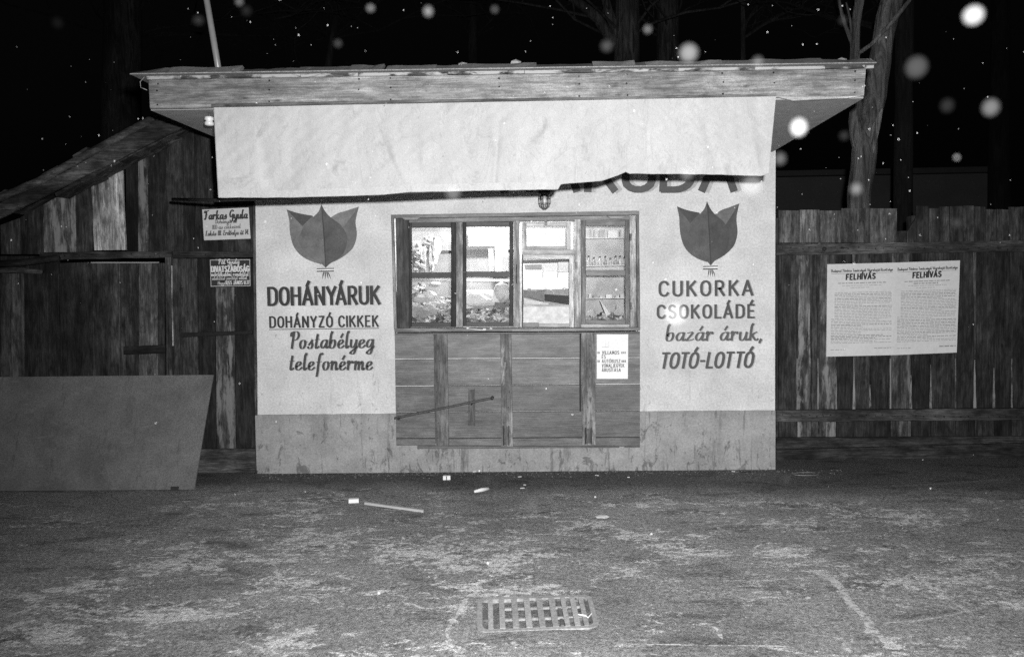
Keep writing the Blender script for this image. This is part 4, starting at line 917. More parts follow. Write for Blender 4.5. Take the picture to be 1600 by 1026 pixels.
# notice on the shutter
def sheet(name, q, Y, tone, label, cat, n=8, group=None, th=.0012):
    root = thing(name, label, cat, P(*q[3], Y), group)
    V, Fc = [], []
    tl, tr, br, bl = [P(a, b, Y) for a, b in q]
    for b_ in (0, th):
        for i in range(n+1):
            for j in range(n+1):
                s, t = i/n, j/n; p = tl.lerp(tr, s).lerp(bl.lerp(br, s), t)
                p = p+Vector((0, b_+.0015*mnoise.noise(Vector((p.x*8, p.z*8, 1)))-(.003 if i in (0, n) or j in (0, n) else 0)*abs(mnoise.noise(p*13)), 0))
                V.append(p)
    N = (n+1)**2
    for i in range(n):
        for j in range(n):
            a = i*(n+1)+j; Fc += [(a, a+1, a+n+2, a+n+1), (N+a, N+a+n+1, N+a+n+2, N+a+1)]
    for i in range(n):
        for a, b in ((i*(n+1), (i+1)*(n+1)), (i*(n+1)+n, (i+1)*(n+1)+n), (i, i+1), (n*(n+1)+i, n*(n+1)+i+1)): Fc.append((a, b, N+b, N+a))
    mesh_obj('paper_sheet' if 'paper' in label or 'poster' in name or 'notice' in name else 'sign_plate', V, Fc, PAPER, root, tone, smooth=False)
    return root
Yn = -.0515
nt = sheet('paper_notice', [(932.4, 522), (981.6, 522), (981, 591.5), (932.4, 591.5)], -.051, .80, 'white paper notice about tram and bus tickets on the shutter', 'notice')
kk = dict(parent=nt, th=.2, nib=.9, kind='stuff', lift=.003)
for s, x0, x1, y in (('VILLAMOS', 941, 967, 553.2), ('ÉS', 940.6, 946.2, 559.6), ('AUTÓBUSZ', 940.6, 969, 566.4), ('VONALJEGYEK', 940.6, 975, 573.3), ('ÁRUSÍTÁSA', 940.6, 969.6, 580.2)):
    lettering('lettering', s, SANS, (x0, y), (x1, y), 5., Yn, .10, gap=.3, **kk)
for x, y, w_, n_ in ((933.5, 549, 4, 2), (970.5, 549, 8, 3), (933.5, 562.3, 4, 2), (971, 562.3, 7.5, 3)):
    for k in range(n_):
        a = w_/n_; shape('printed_mark', [(x+k*a, y), (x+(k+.8)*a, y), (x+(k+.8)*a, y+3.6), (x+k*a, y+3.6)], Yn, .32 if x > 960 and y < 555 else .2, nt, None, .003)
for q in ((945.5, 532, 946, 542), (951, 534, 951.6, 540), (940.5, 541.6, 951, 542.6)): shape('printed_mark', [(q[0], q[1]), (q[2], q[1]), (q[2], q[3]), (q[0], q[3])], Yn, .5, nt, None, .003)

# ------------------------------------------------------------------ wooden shed on the left
YS = .05
SD = thing('wooden_shed', 'dark weathered plank shed with sloping roof left of the kiosk', 'shed', (-3.6, YS, 0))
rail_y = 396
slope = lambda x: 352-(x-10)*.558 if x > 10 else 352      # underside of the roof over the planks, px
up = [(0, 30, .035, .2), (30, 66, .022, .1), (67, 117, .065, .75), (117, 142.5, .035, .1), (143, 195.5, .17, .35), (196, 214.5, .012, 0), (215, 230, .05, .6), (230, 259, .024, .15), (259.5, 285, .03, .2), (285.5, 303, .026, .1), (303.5, 339, .020, .15), (339.5, 397, .022, .2)]
pY = [0, .015, .0, .012, -.02, .02, .0, .01, .0, .014, .0, .008]
for i, (a, b, tn, wr) in enumerate(up):
    t0, t1 = max(190, slope(a)), max(190, slope(b))
    bt = 397 if i < 9 else 395
    q = [(a, t0), (b, t1), (b+1.2, bt), (a+1.0, bt)]
    if i == 4: q = [(141.5, slope(143)+4), (190, slope(190)+2), (196.5, 390.5), (147, 391)]
    board('plank', q, YS+pY[i], .022, WV, old(tn), SD, wr, 5, .002, 'v')
# lower storey: door, post, planks
DR = board('door', [(93, 411), (143, 409.5), (143.5, 735), (94, 737)], YS+.02, .025, WV, .020, SD, .05, 5, .002, 'v')
for (a, b, tn, wr) in ((144, 187, .042, .2), (187.8, 216, .045, .3), (216.6, 246, .055, .3), (246.6, 256.5, .035, .2)):
    board('plank', [(a, 411), (b, 411), (b+1.5, 740), (a+1, 740)], YS+.018+rnd.uniform(0, .005), .025, WV, tn, DR, wr, 6, .002, 'v')
board('door_batten', [(193, 541), (258, 539), (258, 552), (193, 554)], YS-.012, .022, WH, .012, DR, 0, 4, .002, 'h')
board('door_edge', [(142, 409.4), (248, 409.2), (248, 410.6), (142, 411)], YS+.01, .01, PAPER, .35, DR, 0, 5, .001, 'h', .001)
board('cross_rail', [(62, 394), (268, 392), (268, 402), (62, 406.5)], YS-.02, .05, WH, .04, SD, .45, 8, .003, 'h')
board('cross_rail', [(270, 392), (397, 393), (397, 402), (270, 403)], YS-.015, .03, WH, .018, SD, .1, 5, .002, 'h')
board('door_post', [(257.5, 400), (266.5, 400), (272, 740), (262, 740)], YS-.02, .05, WV, .045, SD, .4, 6, .002, 'v')
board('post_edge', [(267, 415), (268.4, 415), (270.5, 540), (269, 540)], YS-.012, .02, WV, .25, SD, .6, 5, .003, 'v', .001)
low = [(270, 308, .033, .4), (309, 335, .016, .1), (336, 365, .05, .7), (366, 399, .017, .15)]
for i, (a, b, tn, wr) in enumerate(low):
    board('plank', [(a, 404), (b, 404), (b+3, 700), (a+2.5, 700)], YS+(0, .014, .004, .016)[i], .022, WV, old(tn), SD, wr, 6, .002, 'v')
board('iron_strap', [(283, 520), (394, 516), (394, 522), (283, 527)], YS-.03, .012, METAL, .018, SD, 0, 4, .001, 'h')
board('base_board', [(270, 702), (402, 700), (402, 742), (270, 744)], YS-.01, .03, WH, .05, SD, .15, 6, .002, 'h')
board('corner_strip', [(394.2, 318), (398.4, 318), (403, 738), (399, 738)], YS-.062, .05, WV, .05, SD, .5, 10, .002, 'v')
for i, (a, b, tn) in enumerate(((0, 45, .02), (46, 92, .016))): board('plank', [(a, 400), (b, 400), (b, 740), (a, 740)], YS+.03, .022, WV, tn, SD, .1, 4, .002, 'v')
xsl = P(398, 400, YS).x
# shed roof: barge boards, rafters' ends and deck boards running back
def deck():
    ev = Vector((-6.6, -.30, 1.35)); a = P(-20, 338, -.30); b = P(272, 186, -.30); u = (b-a).normalized(); L = (b-a).length
    nrm = Vector((-u.z, 0, u.x))
    if nrm.z < 0: nrm = -nrm
    board('barge_board', [(-20, 328), (252, 180), (292, 196), (-20, 350)], -.32, .03, WH, .045, SD, .4, 8, .004, 'h')
    m = wood('sloping_board_wood', 'x', 2.6)
    k = 0; s = 0.
    while s < L+.02:
        w_ = rnd.uniform(.13, .19); y0 = -.28+rnd.uniform(-.10, .03)
        p0 = a+u*s+nrm*.07; p1 = a+u*(s+w_-.006)+nrm*(.07+rnd.uniform(0, .01))
        V = [];
        for p in (p0, p1):
            for y in (y0, 2.6):
                for h in (0, .02): V.append(Vector((p.x, y, p.z))+nrm*h)
        Fc = [(0, 1, 3, 2), (4, 6, 7, 5), (0, 4, 5, 1), (2, 3, 7, 6), (0, 2, 6, 4), (1, 5, 7, 3)]
        fix(mesh_obj('roof_board', V, Fc, m, SD, rnd.uniform(.02, .05), .3)); s += w_; k += 1
    # short blocks and splintered ends under the barge board
    for i in range(10):
        t = .32+i*.068; x = -20+292*t+12; y = 338-158*t+10
        board('rafter_end', [(x, y+4), (x+rnd.uniform(20, 26), y-8), (x+rnd.uniform(20, 26), y+rnd.uniform(-3, 0)), (x+2, y+rnd.uniform(9, 12))], -.20, .2, WH, rnd.uniform(.02, .07), SD, .5, 2, .003, 'h')
    tube('edge_log', [P(-20, 318, -.36), P(60, 284, -.36), P(150, 234, -.36), P(240, 184, -.36)], [.035, .036, .034, .03], wood('log', 'x', 3.), .04, SD, 8)
deck()
box('side_wall', (xsl-.01, YS+.05, -.05), (xsl+.0, 2.4, 2.75), WV, .03, SD)
# low fence piece at the far left edge
LF = thing('plank_fence', 'low dark plank fence with a round top rail at the left edge', 'fence', (-4.6, -.1, 0))
for (a, b, tn, wr) in ((-40, 0, .03, .2), (1, 16, .042, .35), (16.6, 37, .055, .4), (37.8, 75, .016, .1), (75.6, 92, .02, .1)): board('plank', [(a, 427), (b, 427), (b+1, 745), (a+1, 745)], -.08+rnd.uniform(0, .01), .022, WV, tn, LF, wr, 5, .002, 'v')
tube('top_rail', [P(-30, 413, -.12), P(30, 411, -.12), P(80, 404, -.12), P(92, 403, -.12)], [.03, .03, .028, .026], bpy.data.materials['log'], .02, LF, 8)
tube('top_rail', [P(-30, 425, -.11), P(20, 421, -.11), P(66, 425, -.11)], [.028, .028, .02], bpy.data.materials['log'], .045, LF, 8)

# signs nailed to the shed
Yg_ = -.02
sg = sheet('white_name_sign', [(315.8, 327.5), (388.5, 324.3), (391.6, 372.8), (318.9, 375.4)], YS-.045, .5, 'white hand-lettered sign with four lines on the shed wall', 'sign', 8)
kk = dict(parent=sg, kind='stuff', lift=.004); Ys = YS-.046
lettering('lettering', 'Farkas Gyula', SC, (319.5, 343.2), (386.5, 341.2), 13.5, Ys, .04, th=.2, nib=.45, slant=.1, gap=.1, **kk)
lettering('lettering', 'Dohányárus', SC, (336.5, 349.6), (370.5, 348), 6.5, Ys, .12, th=.17, nib=.5, slant=.1, gap=.1, **kk)
lettering('lettering', '100-as cikkeivel', SC, (332, 358.4), (376, 356.4), 6.5, Ys, .12, th=.17, nib=.5, slant=.1, gap=.1, **kk)
lettering('lettering', 'Lakás III. Erdőalja út 14.', SC, (321.5, 368.6), (389, 366), 7.5, Ys, .07, th=.2, nib=.5, slant=.1, gap=.1, **kk)
sg = sheet('black_tailor_sign', [(327, 404.8), (391.6, 404), (392.4, 447.8), (328.6, 448.8)], YS-.045, .03, 'small black sign with white lettering and border on the shed wall', 'sign', 8)
kk = dict(parent=sg, kind='stuff', lift=.004)
lettering('lettering', 'Pál Gyula', SC, (341.5, 412.8), (374, 411.8), 7.5, Ys, .5, th=.18, nib=.55, slant=.1, gap=.1, **kk)
lettering('lettering', 'DIVATSZABÓSÁG', SANS, (331, 424.6), (389.2, 423.8), 8.2, Ys, .55, th=.26, nib=.8, gap=.26, **kk)
lettering('lettering', 'mértékutáni rendelést', SC, (330.5, 431.6), (388.5, 430.8), 6.6, Ys, .5, th=.2, nib=.6, slant=.1, gap=.1, **kk)
lettering('lettering', 'alakítást javítást vállal', SC, (332, 437.4), (386, 436.2), 5.6, Ys, .4, th=.18, nib=.6, slant=.1, gap=.1, **kk)
lettering('lettering', 'Hegyi', SC, (341, 444.6), (352, 444.4), 5., Ys, .4, th=.2, nib=.6, slant=.1, gap=.1, **kk)
lettering('lettering', 'KISS JÁNOS U.17', SANS, (353.4, 444.6), (389.6, 443.6), 5.4, Ys, .5, th=.22, nib=.8, gap=.3, **kk)
for q in ((328.4, 406, 390.6, 406.9), (329.6, 446.6, 391.4, 447.5)): shape('border_line', [(q[0], q[1]), (q[2], q[1]-.8), (q[2], q[3]-.8), (q[0], q[3])], Ys, .45, sg, None, .004)
shape('border_line', [(328.4, 406.9), (329.3, 406.9), (330.5, 446.6), (329.6, 446.6)], Ys, .45, sg, None, .004); shape('border_line', [(389.9, 406.2), (390.8, 406.2), (391.5, 446), (390.6, 446)], Ys, .45, sg, None, .004)

# big sheet leaning on the shed
def leaning():
    bR, bL = G(303.5, 765.5, .0), G(-60, 768, .0)
    tR, tL = P(333.5, 586.5, -.24), P(-60, 590.5, -.24)
    n = 10; V, Fc = [], []
    nr = (bR-bL).cross(tL-bL).normalized(); nr = nr if nr.y < 0 else -nr
    for back in (0, .012):
        for i in range(n+1):
            for j in range(5):
                s, t = i/n, j/4; p = bL.lerp(bR, s).lerp(tL.lerp(tR, s), t)
                p += nr*(.02*math.sin(s*3)*math.sin(t*math.pi)-back); p.z += .006; V.append(p)
    N = (n+1)*5
    for i in range(n):
        for j in range(4):
            a = i*5+j; Fc += [(a, a+5, a+6, a+1), (N+a, N+a+1, N+a+6, N+a+5)]
        Fc += [(i*5, i*5+5, N+i*5+5, N+i*5), (i*5+4, i*5+9, N+i*5+9, N+i*5+4)]
    for j in range(4): Fc += [(j, j+1, N+j+1, N+j), (n*5+j, n*5+j+1, N+n*5+j+1, N+n*5+j)]
    fix(tagit(mesh_obj('leaning_sheet', V, Fc, HARD, None, .12), 'large grey sheet of board leaning against the shed on the left', 'board'))
    tagit(box('wooden_wedge', G(270, 764)+Vector((0, -.04, 0)), G(282, 764)+Vector((.0, .0, .03)), MATTE, .03), 'small dark block under the lower corner of the leaning sheet', 'block')
leaning()

# ------------------------------------------------------------------ right fence
YR = .40
RF = thing('board_fence', 'tall dark board fence with two rails right of the kiosk', 'fence', (3.2, YR, 0))
tops = [(1217, 1249, 328.5, .06, .35), (1249.6, 1281, 328, .09, .4), (1282, 1314.6, 329, .075, .4), (1315.2, 1358.5, 325.5, .05, .25), (1359, 1401.6, 325.5, .05, .25), (1402, 1417, 362, .03, .1), (1417.6, 1431.5, 356, .03, .1)]
x = 1432.
while x < 1640:
    w_ = rnd.uniform(13, 22); tops.append((x, x+w_-.8, rnd.uniform(320.5, 327), rnd.choice([.022, .03, .038, .05]), rnd.uniform(.1, .4))); x += w_
for i, (a, b, t, tn, wr) in enumerate(tops):
    y0 = t if i != 5 else t-1; rag = rnd.uniform(-1.5, 1.5)
    if i == 6: q = [(a, 362), (b, 340), (b, 379), (a, 379)]
    else: q = [(a, y0), (b, y0+rag*.6), (b, 379), (a, 379)]
    board('plank', q, YR+rnd.uniform(0, .008), .022, WV, tn, RF, wr, 3, .002, 'v')
# below the upper rail: boards alternate near and far, narrow pale edges between
lowx = [1217, 1246.5, 1268, 1279, 1307.5, 1335, 1360, 1392, 1424, 1455, 1494, 1524, 1554, 1582, 1612, 1640]
tone_l = [.028, .06, .035, .055, .018, .026, .018, .045, .016, .024, .018, .022, .018, .02, .016]
wear_l = [.2, .55, .3, .45, .1, .3, .1, .4, .1, .25, .15, .2, .15, .2, .15]
FENCEW = WV
for i in range(len(lowx)-1):
    a, b = lowx[i], lowx[i+1]
    board('plank', [(a, 379.5), (b-.8, 379.5), (b-.8, 686), (a, 686)], YR+(.0 if i % 2 else .016), .020, WV, old(tone_l[i])*1.1, RF, wear_l[i]+.1, 8, .002, 'v')
    if i > 2 and i % 3:   # weathered tapering splinters where the cover strips have rotted off
        hgt = rnd.uniform(45, 95)
        board('cover_strip', [(b-.9, 652-hgt), (b-.2, 652-hgt), (b+1.6, 641), (b-2.8, 641)], YR-.006, .006, WV, .085, RF, .85, 6, .003, 'v', .001)
    elif i != 1: board('cover_strip', [(b-1.4, 560), (b-.2, 560), (b+.6, 641), (b-1.8, 641)], YR-.006, .006, WV, .07, RF, .8, 5, .003, 'v', .001)
    board('cover_strip', [(b-3.2, 382), (b+1.8, 382), (b+.6, 560), (b-1.6, 560)], YR-.004, .008, WV, rnd.uniform(.02, .045), RF, .4, 6, .002, 'v', .002)
board('rail', [(1213, 382), (1640, 374.5), (1640, 392), (1213, 399)], YR-.045, .045, WH, .045, RF, .3, 14, .003, 'h')
board('rail', [(1213, 640.5), (1640, 637.5), (1640, 655.5), (1213, 659)], YR-.045, .045, WH, .045, RF, .3, 14, .003, 'h')
board('base_board', [(1213, 683.5), (1640, 681), (1640, 690), (1213, 702)], YR-.03, .03, WH, .032, RF, .15, 14, .002, 'h')
board('base_board', [(1213, 702.6), (1640, 690.6), (1640, 722), (1213, 722)], YR-.028, .03, WH, .028, RF, .15, 14, .002, 'h')
for xx in (1214, 1430, 1650): 
    c = P(xx, 500, YR+.06); box('post', (c.x-.05, YR+.04, -.1), (c.x+.05, YR+.14, 2.2), WV, .03, RF)
tube('knot', [P(1288, 389, YR-.045), P(1288, 389, YR-.055)], .02, MATTE, .02, RF, 8)

def nails(name, parent, spots, Y, seed):
    Rn = random.Random(seed); V, Fc = [], []
    for x, y in spots:
        c = P(x+Rn.uniform(-1.5, 1.5), y+Rn.uniform(-2, 2), Y); o = len(V); r = Rn.uniform(.0045, .007)
        for d, k in ((0., 1.), (-.004, .8)):
            for a in range(6): V.append(c+Vector((r*k*math.cos(a*1.047), d, r*k*math.sin(a*1.047))))
        Fc += [tuple(o+6+a for a in range(6))]+[(o+a, o+(a+1) % 6, o+6+(a+1) % 6, o+6+a) for a in range(6)]
    fix(mesh_obj(name, V, Fc, METAL, parent, .012, kind='stuff'))
nails('nail_heads', RF, [(x, y) for x in [l+7 for l in lowx[:-1]]+[l+19 for l in lowx[:-1]] for y in (388, 649)], YR-.047, 4)
nails('nail_heads', SD, [(x, y) for x in (75, 100, 125, 150, 180, 205, 235, 250, 280, 320, 350, 380) for y in (399,)], YS-.024, 5)
nails('nail_heads', K, [(x, 130-(x-232)*.0165+dy) for x in (246, 420, 560, 610, 780, 905, 980, 1130, 1210, 1335) for dy in (0, 14, 33)], YF-.003, 6)
# two posters pasted side by side on the fence
def poster(q, lab, hx, lines, right):
    r = sheet('pasted_poster', q, YR-.052, .58, lab, 'poster', 10, 'posters on the fence'); Yp = YR-.053
    tl, tr, br, bl = q; kk = dict(parent=r, kind='stuff', lift=.004)
    def uv(s, t): return (tl[0]+(tr[0]-tl[0])*s+(bl[0]-tl[0])*t, (tl[1]+(tr[1]-tl[1])*s)+(bl[1]-tl[1])*t)
    lettering('lettering', 'Budapest Főváros Tanácsának Végrehajtó Bizottsága'.upper() if 0 else 'Budapest Főváros Tanácsának Végrehajtó Bizottsága', SC, uv(.06, .088), uv(.96, .086), 4.2, Yp, .10, th=.22, nib=.7, gap=.13, **kk)
    a, b = uv(.06, .104), uv(.96, .102); shape('rule', [a, b, (b[0], b[1]+.6), (a[0], a[1]+.6)], Yp, .2, r, None, .004)
    lettering('headline', 'FELHÍVÁS', SANS, uv(hx, .172), uv(hx+.42, .168), 8., Yp, .03, th=.3, nib=.85, slant=.05, gap=.3, **kk)
    V, Fc = [], []
    def dash(s0, s1, t, h):
        p = [uv(s0, t), uv(s1, t), uv(s1, t+h), uv(s0, t+h)]; o = len(V)
        V.extend([P(x, y, Yp)+Vector((0, -.0045, 0)) for x, y in p]); Fc.append((o, o+1, o+2, o+3))
    R2 = random.Random(5 if right else 9)
    def textline(s0, s1, t, h):
        s = s0
        while s < s1-.012:
            w2 = min(R2.uniform(.02, .075), s1-s); dash(s, s+w2, t, h); s += w2+.012
    textline(.16, .86, .205, .010)
    if right: textline(.3, .68, .228, .012)
    textline(.22, .8, .235 if not right else .255, .005); textline(.34, .62, .258 if not right else .28, .005)
    t = .31
    while t < .87:
        bold = R2.random() < .2; s0 = .06 if t > .58 else .11
        textline(s0, .95 if R2.random() < .85 else R2.uniform(.5, .9), t, .0085 if bold else .0052); t += .0165
    textline(.06, .28, .925, .006); textline(.70, .95, .915, .012 if right else .008)
    mesh_obj('small_print', V, Fc, INK, r, .27, kind='stuff')
poster([(1292.5, 412.8), (1399, 410.2), (1396, 554.5), (1291, 557)], 'left one of the two white FELHÍVÁS posters pasted on the fence'.replace('FELHÍVÁS', 'proclamation'), .28, 30, False)
poster([(1396.5, 410.3), (1500, 406.8), (1494.8, 550.5), (1394.5, 554.6)], 'right one of the two white proclamation posters pasted on the fence', .29, 30, True)

# ------------------------------------------------------------------ mast on the kiosk roof
MB = P(350.5, 110, -1.2); MB.z = 2.90
tagit(tube('roof_mast', [MB, MB+Vector((-.07, 0, .5)), MB+Vector((-.17, 0, 1.2))], .022, SMOOTH, .22, None, 12), 'thin pale pipe mast rising from the kiosk roof', 'mast')

# ------------------------------------------------------------------ trees
def merge(parts):
    V, Fc = [], []
    for v, f in parts: o = len(V); V += list(v); Fc += [tuple(i+o for i in g) for g in f]
    return V, Fc
def limb(pts, rads, sides=10, k=3, wob=.02):
    p3 = [Vector(p) for p in pts]; out, rr = [], []
    for i in range(len(p3)-1):
        for j in range(k):
            t = j/k; q = p3[i].lerp(p3[i+1], t); r = rads[i]+(rads[i+1]-rads[i])*t
            out.append(q+Vector((mnoise.noise(q*3), mnoise.noise(q*3+Vector((5, 0, 0))), 0))*wob); rr.append(r*(1+.08*mnoise.noise(q*7)))
    out.append(p3[-1]); rr.append(rads[-1])
    return tube(None, out, rr, None, sides=sides)
def twigs(root, d, L, r, depth, R, acc, budget):
    if depth == 0 or budget[0] <= 0: return
    pts = [root]; dd = d.copy(); n = 6
    for i in range(n):
        dd = (dd+Vector((R.uniform(-.42, .42), R.uniform(-.35, .35), R.uniform(-.3, .3)))).normalized(); pts.append(pts[-1]+dd*L/n)
    acc.append(tube(None, pts, [r*(1-.12*i) for i in range(n+1)], None, sides=4)); budget[0] -= 1
    for i in range(1, n+1):
        if R.random() < .8:
            side = Vector((R.uniform(-1, 1), R.uniform(-.6, .6), R.uniform(-.1, .9))).normalized()
            twigs(pts[i], (dd*.55+side*.8).normalized(), L*R.uniform(.5, .78), r*.55, depth-1, R, acc, budget)
def tree(base, pts, rads, tone, label, seed, crown_at, L=2.2, r=.05, n=5, budget=220, group='bare trees behind the kiosk', extra=()):
    t = thing('bare_tree', label, 'tree', base, group)
    parts = [limb(pts, rads, 12)]+[limb(a, b, 8) for a, b in extra]
    mesh_obj('trunk', *merge(parts), BARK, t, tone, smooth=True)
    R = random.Random(seed); acc = []; bd = [budget]
    for c in crown_at:
        for i in range(n):
            d = Vector((R.uniform(-1, 1), R.uniform(-.5, .5), R.uniform(.1, .9))).normalized(); twigs(Vector(c), d, L*R.uniform(.7, 1.2), r*.62, 4, R, acc, bd)
            bd[0] = max(bd[0], budget//8)
    mesh_obj('crown', *merge(acc), BARK, t, tone*.6, kind='stuff')
    return t
# the forked tree at the right, just behind the fence
TY = 1.3
b0 = P(1341, 330, TY); gb = Vector((b0.x, TY, 0))
tp = lambda x, y, Y=TY: P(x, y, Y)
s = 1/ (F/(TY+6.91))
tree(gb, [gb, tp(1341, 330), tp(1349, 235), tp(1366, 150), tp(1377, 80), tp(1392, 0), tp(1405, -120), tp(1425, -330)], [20*s, 17*s, 18.5*s, 16*s, 16*s, 16*s, 13*s, 8*s], .085,
     'forked bare tree standing right behind the fence by the kiosk roof', 3, [tp(1392, 0), tp(1425, -330)], 1.6, .03, 4, 90, 'bare trees', extra=[
     ([tp(1345, 260, TY-.02), tp(1337, 190, TY-.05), tp(1336, 130, TY-.05), tp(1337, 60, TY-.05), tp(1343, 0, TY-.05), tp(1352, -90, TY-.05)], [11*s, 9.5*s, 8*s, 7*s, 7*s, 5*s]),
     ([tp(1334, 70, TY-.05), tp(1322, 40, TY-.06), tp(1312, 8, TY-.06), tp(1300, -30, TY-.06)], [4*s, 3*s, 2.4*s, 2*s]),
     ([tp(1340, 85, TY-.05), tp(1362, 70, TY-.22), tp(1395, 35, TY-.24), tp(1420, 2, TY-.24), tp(1440, -40, TY-.24)], [3*s, 3*s, 3.4*s, 3*s, 2*s]),
     ([tp(1333, 62, TY-.05), tp(1330, 30, TY-.06), tp(1322, 4, TY-.06)], [2*s, 1.6*s, 1.4*s])])
# paler bark scar
sc = mesh_obj('bark_scar', [tp(1380, 167, TY-.155), tp(1376, 195, TY-.16), tp(1369, 225, TY-.16), tp(1365, 240, TY-.15), tp(1361, 222, TY-.19), tp(1362, 200, TY-.19), tp(1370, 182, TY-.18)], [(0, 1, 2, 3, 4, 5, 6)], BARK, [o for o in S.objects if o.name == 'bare_tree'][0], .2)
def far_tree(px, Y, w0, w1, tone, label, seed, lean=0, ytop=-200, n=6, L=3., bud=700, fork=None):
    s_ = (Y+6.91)/F; b = P(px, 440, Y); g = Vector((b.x, Y, 0))
    ex = []
    if fork: ex = [([P(x0, y0, Y) for x0, y0 in f], [r_*s_ for r_ in rr]) for f, rr in fork]
    return tree(g, [g, P(px+lean*.3, 200, Y), P(px+lean*.6, 80, Y), P(px+lean, ytop, Y)], [w0*s_*1.2, w0*s_, (w0+w1)/2*s_, w1*s_], tone, label, seed, [P(px+lean*.6, 60, Y), P(px+lean, ytop, Y)], L, .045, n, bud, 'bare trees', ex)
far_tree(187, 9., 30, 26, .024, 'broad dark tree trunk looming beyond the shed roof at left', 11, 6, -200, 9, 4.5, 1100)
far_tree(1410, 4.2, 13, 12, .007, 'dark slim trunk behind the gap in the fence', 12, 6, -200, 5, 2.5, 400)
far_tree(975, 7.5, 22, 17, .04, 'many-forked pale trunk above the middle of the kiosk roof', 13, 8, -160, 8, 3.6, 1100, fork=[([(962, 70), (935, 30), (905, 5), (870, -20)], [9, 8, 7, 5]), ([(968, 60), (952, 20), (940, -30)], [8, 7, 6])])
far_tree(1044, 9., 18, 16, .028, 'straight dim trunk right of the forked one above the roof', 14, 0, -200, 6, 3.5, 700)
far_tree(742, 12., 8, 6, .012, 'faint thin trunk far behind the roof left of the lamp', 15, -6, -160, 9, 4.5, 1200)
far_tree(480, 10., 6, 5, .015, 'faint leaning sapling with spreading twigs behind the roof', 16, 60, -60, 9, 4.5, 1200)
far_tree(1165, 8., 4, 3, .03, 'thin pale sapling rising behind the roof at right', 17, -6, -100, 4, 2., 80)
far_tree(1560, 10., 14, 12, .008, 'dim trunk at the far right behind the fence', 18, 6, -200, 7, 4., 800)
# distant low building behind the fence
fb = thing('distant_shed', 'dim long low building far behind the fence', 'building', (6, 11, 0))
a, b = P(1180, 278, 11), P(1545, 276, 11)
box('wall', (a.x, 11, 0), (b.x, 11.2, a.z), MATTE, .05, fb); box('roof', (a.x-.3, 10.8, a.z+.002), (b.x+.3, 15, a.z+.12), MATTE, .03, fb)

# ------------------------------------------------------------------ drain grate
GR = thing('drain_grate', 'rectangular iron drain grate packed with dirt in the pavement', 'grate', ((gx0+gx1)/2, (gy0+gy1)/2, 0))
def grate():
    sk = lambda u, v: Vector((gA.lerp(gB, u).lerp(gD.lerp(gC, u), v).x, gA.lerp(gB, u).lerp(gD.lerp(gC, u), v).y, 0))
    mat = simple('dusty_cast_iron', .8, .25, 70, .4)
    def rbox(nm, u0, v0, u1, v1, z0, z1, tn):
        c = [sk(u0, v0), sk(u1, v0), sk(u1, v1), sk(u0, v1)]; V = [p+Vector((0, 0, z0)) for p in c]+[p.lerp(sum(c, Vector())/4, .02)+Vector((0, 0, z1)) for p in c]
        return fix(mesh_obj(nm, V, [(0, 1, 2, 3), (7, 6, 5, 4), (0, 4, 5, 1), (1, 5, 6, 2), (2, 6, 7, 3), (3, 7, 4, 0)], mat, GR, tn))
    # frame with rounded corners
    cx, cy = .5, .5; V, Fc = [], []; n = 40
    def rr(hu, hv, r, k):
        out = []
        for q, (sx, sy) in enumerate(((1, 1), (-1, 1), (-1, -1), (1, -1))):
            for i in range(k):
                a = math.radians(90*q+90*i/(k-1)); out.append((cx+sx*(hu-r)+r*math.cos(a), cy+sy*(hv-r*1.4)+r*1.4*math.sin(a)))
        return out
    o_, i_ = rr(.53, .55, .09, 7), rr(.485, .475, .07, 7)
    m = len(o_)
    for ring, z in ((o_, -.01), (o_, .003), (i_, .003), (i_, -.03)): V += [sk(u, v)+Vector((0, 0, z)) for u, v in ring]
    for k in range(3):
        for i in range(m): Fc.append((k*m+i, k*m+(i+1) % m, (k+1)*m+(i+1) % m, (k+1)*m+i))
    mesh_obj('frame', V, Fc, mat, GR, .27)
    cols = [(.10, .14), (.19, .21), (.30, .335), (.415, .45), (.53, .565), (.64, .675), (.755, .775), (.83, .855), (.905, .935)]
    cols = [(.075, .10), (.175, .205), (.29, .325), (.405, .44), (.52, .555), (.635, .67), (.745, .77), (.83, .86), (.91, .935)]
    for a_, b_ in cols: rbox('bar', a_-.009, .02, b_+.011, .98, -.025, .004, .30)
    for v in (.31, .65):
        for (a0, a1), (b0_, b1_) in zip(cols[1:-1], cols[2:]):
            rbox('cross_bar', a1+.012, v, b0_-.010, v+.035, -.010, .001, .25)
    for (u, v, du, dv) in ((.02, .35, .05, .3), (.79, .36, .04, .05), (.78, .68, .05, .04), (.87, .5, .04, .2), (.70, .1, .03, .8)):
        rbox('packed_dirt', u, v, u+du, v+dv, -.025, -.004, .10)
grate()
# ------------------------------------------------------------------ litter on the pavement
def on(px, py): q = G(px, py); q.z = gz(q.x, q.y); return q
def lbox(name, px, py, L, W, H, rz, tone, label, cat, mat=PAPER, group='litter on the pavement'):
    q = on(px, py); o = box(name, (q.x-L/2, q.y-W/2, q.z+.001), (q.x+L/2, q.y+W/2, q.z+H), mat, tone, None, rz); return tagit(o, label, cat, group)
lbox('cigarette_box', 553, 784.5, .075, .04, .03, .15, .75, 'small white box lying at the left end of the lath', 'box')
a, b = on(570, 788), on(662, 800)
V, Fc = sweep_rect(a+Vector((0, .016, .02)), b+Vector((0, .020, .018)), a+Vector((0, -.014, .02)), b+Vector((0, -.012, .018)), (0, 0, 1), .016, 6, .002, .003)
tagit(fix(mesh_obj('wooden_lath', V, Fc, PAPER, None, .42)), 'pale wooden lath lying on the asphalt in front of the kiosk', 'lath', 'litter on the pavement')
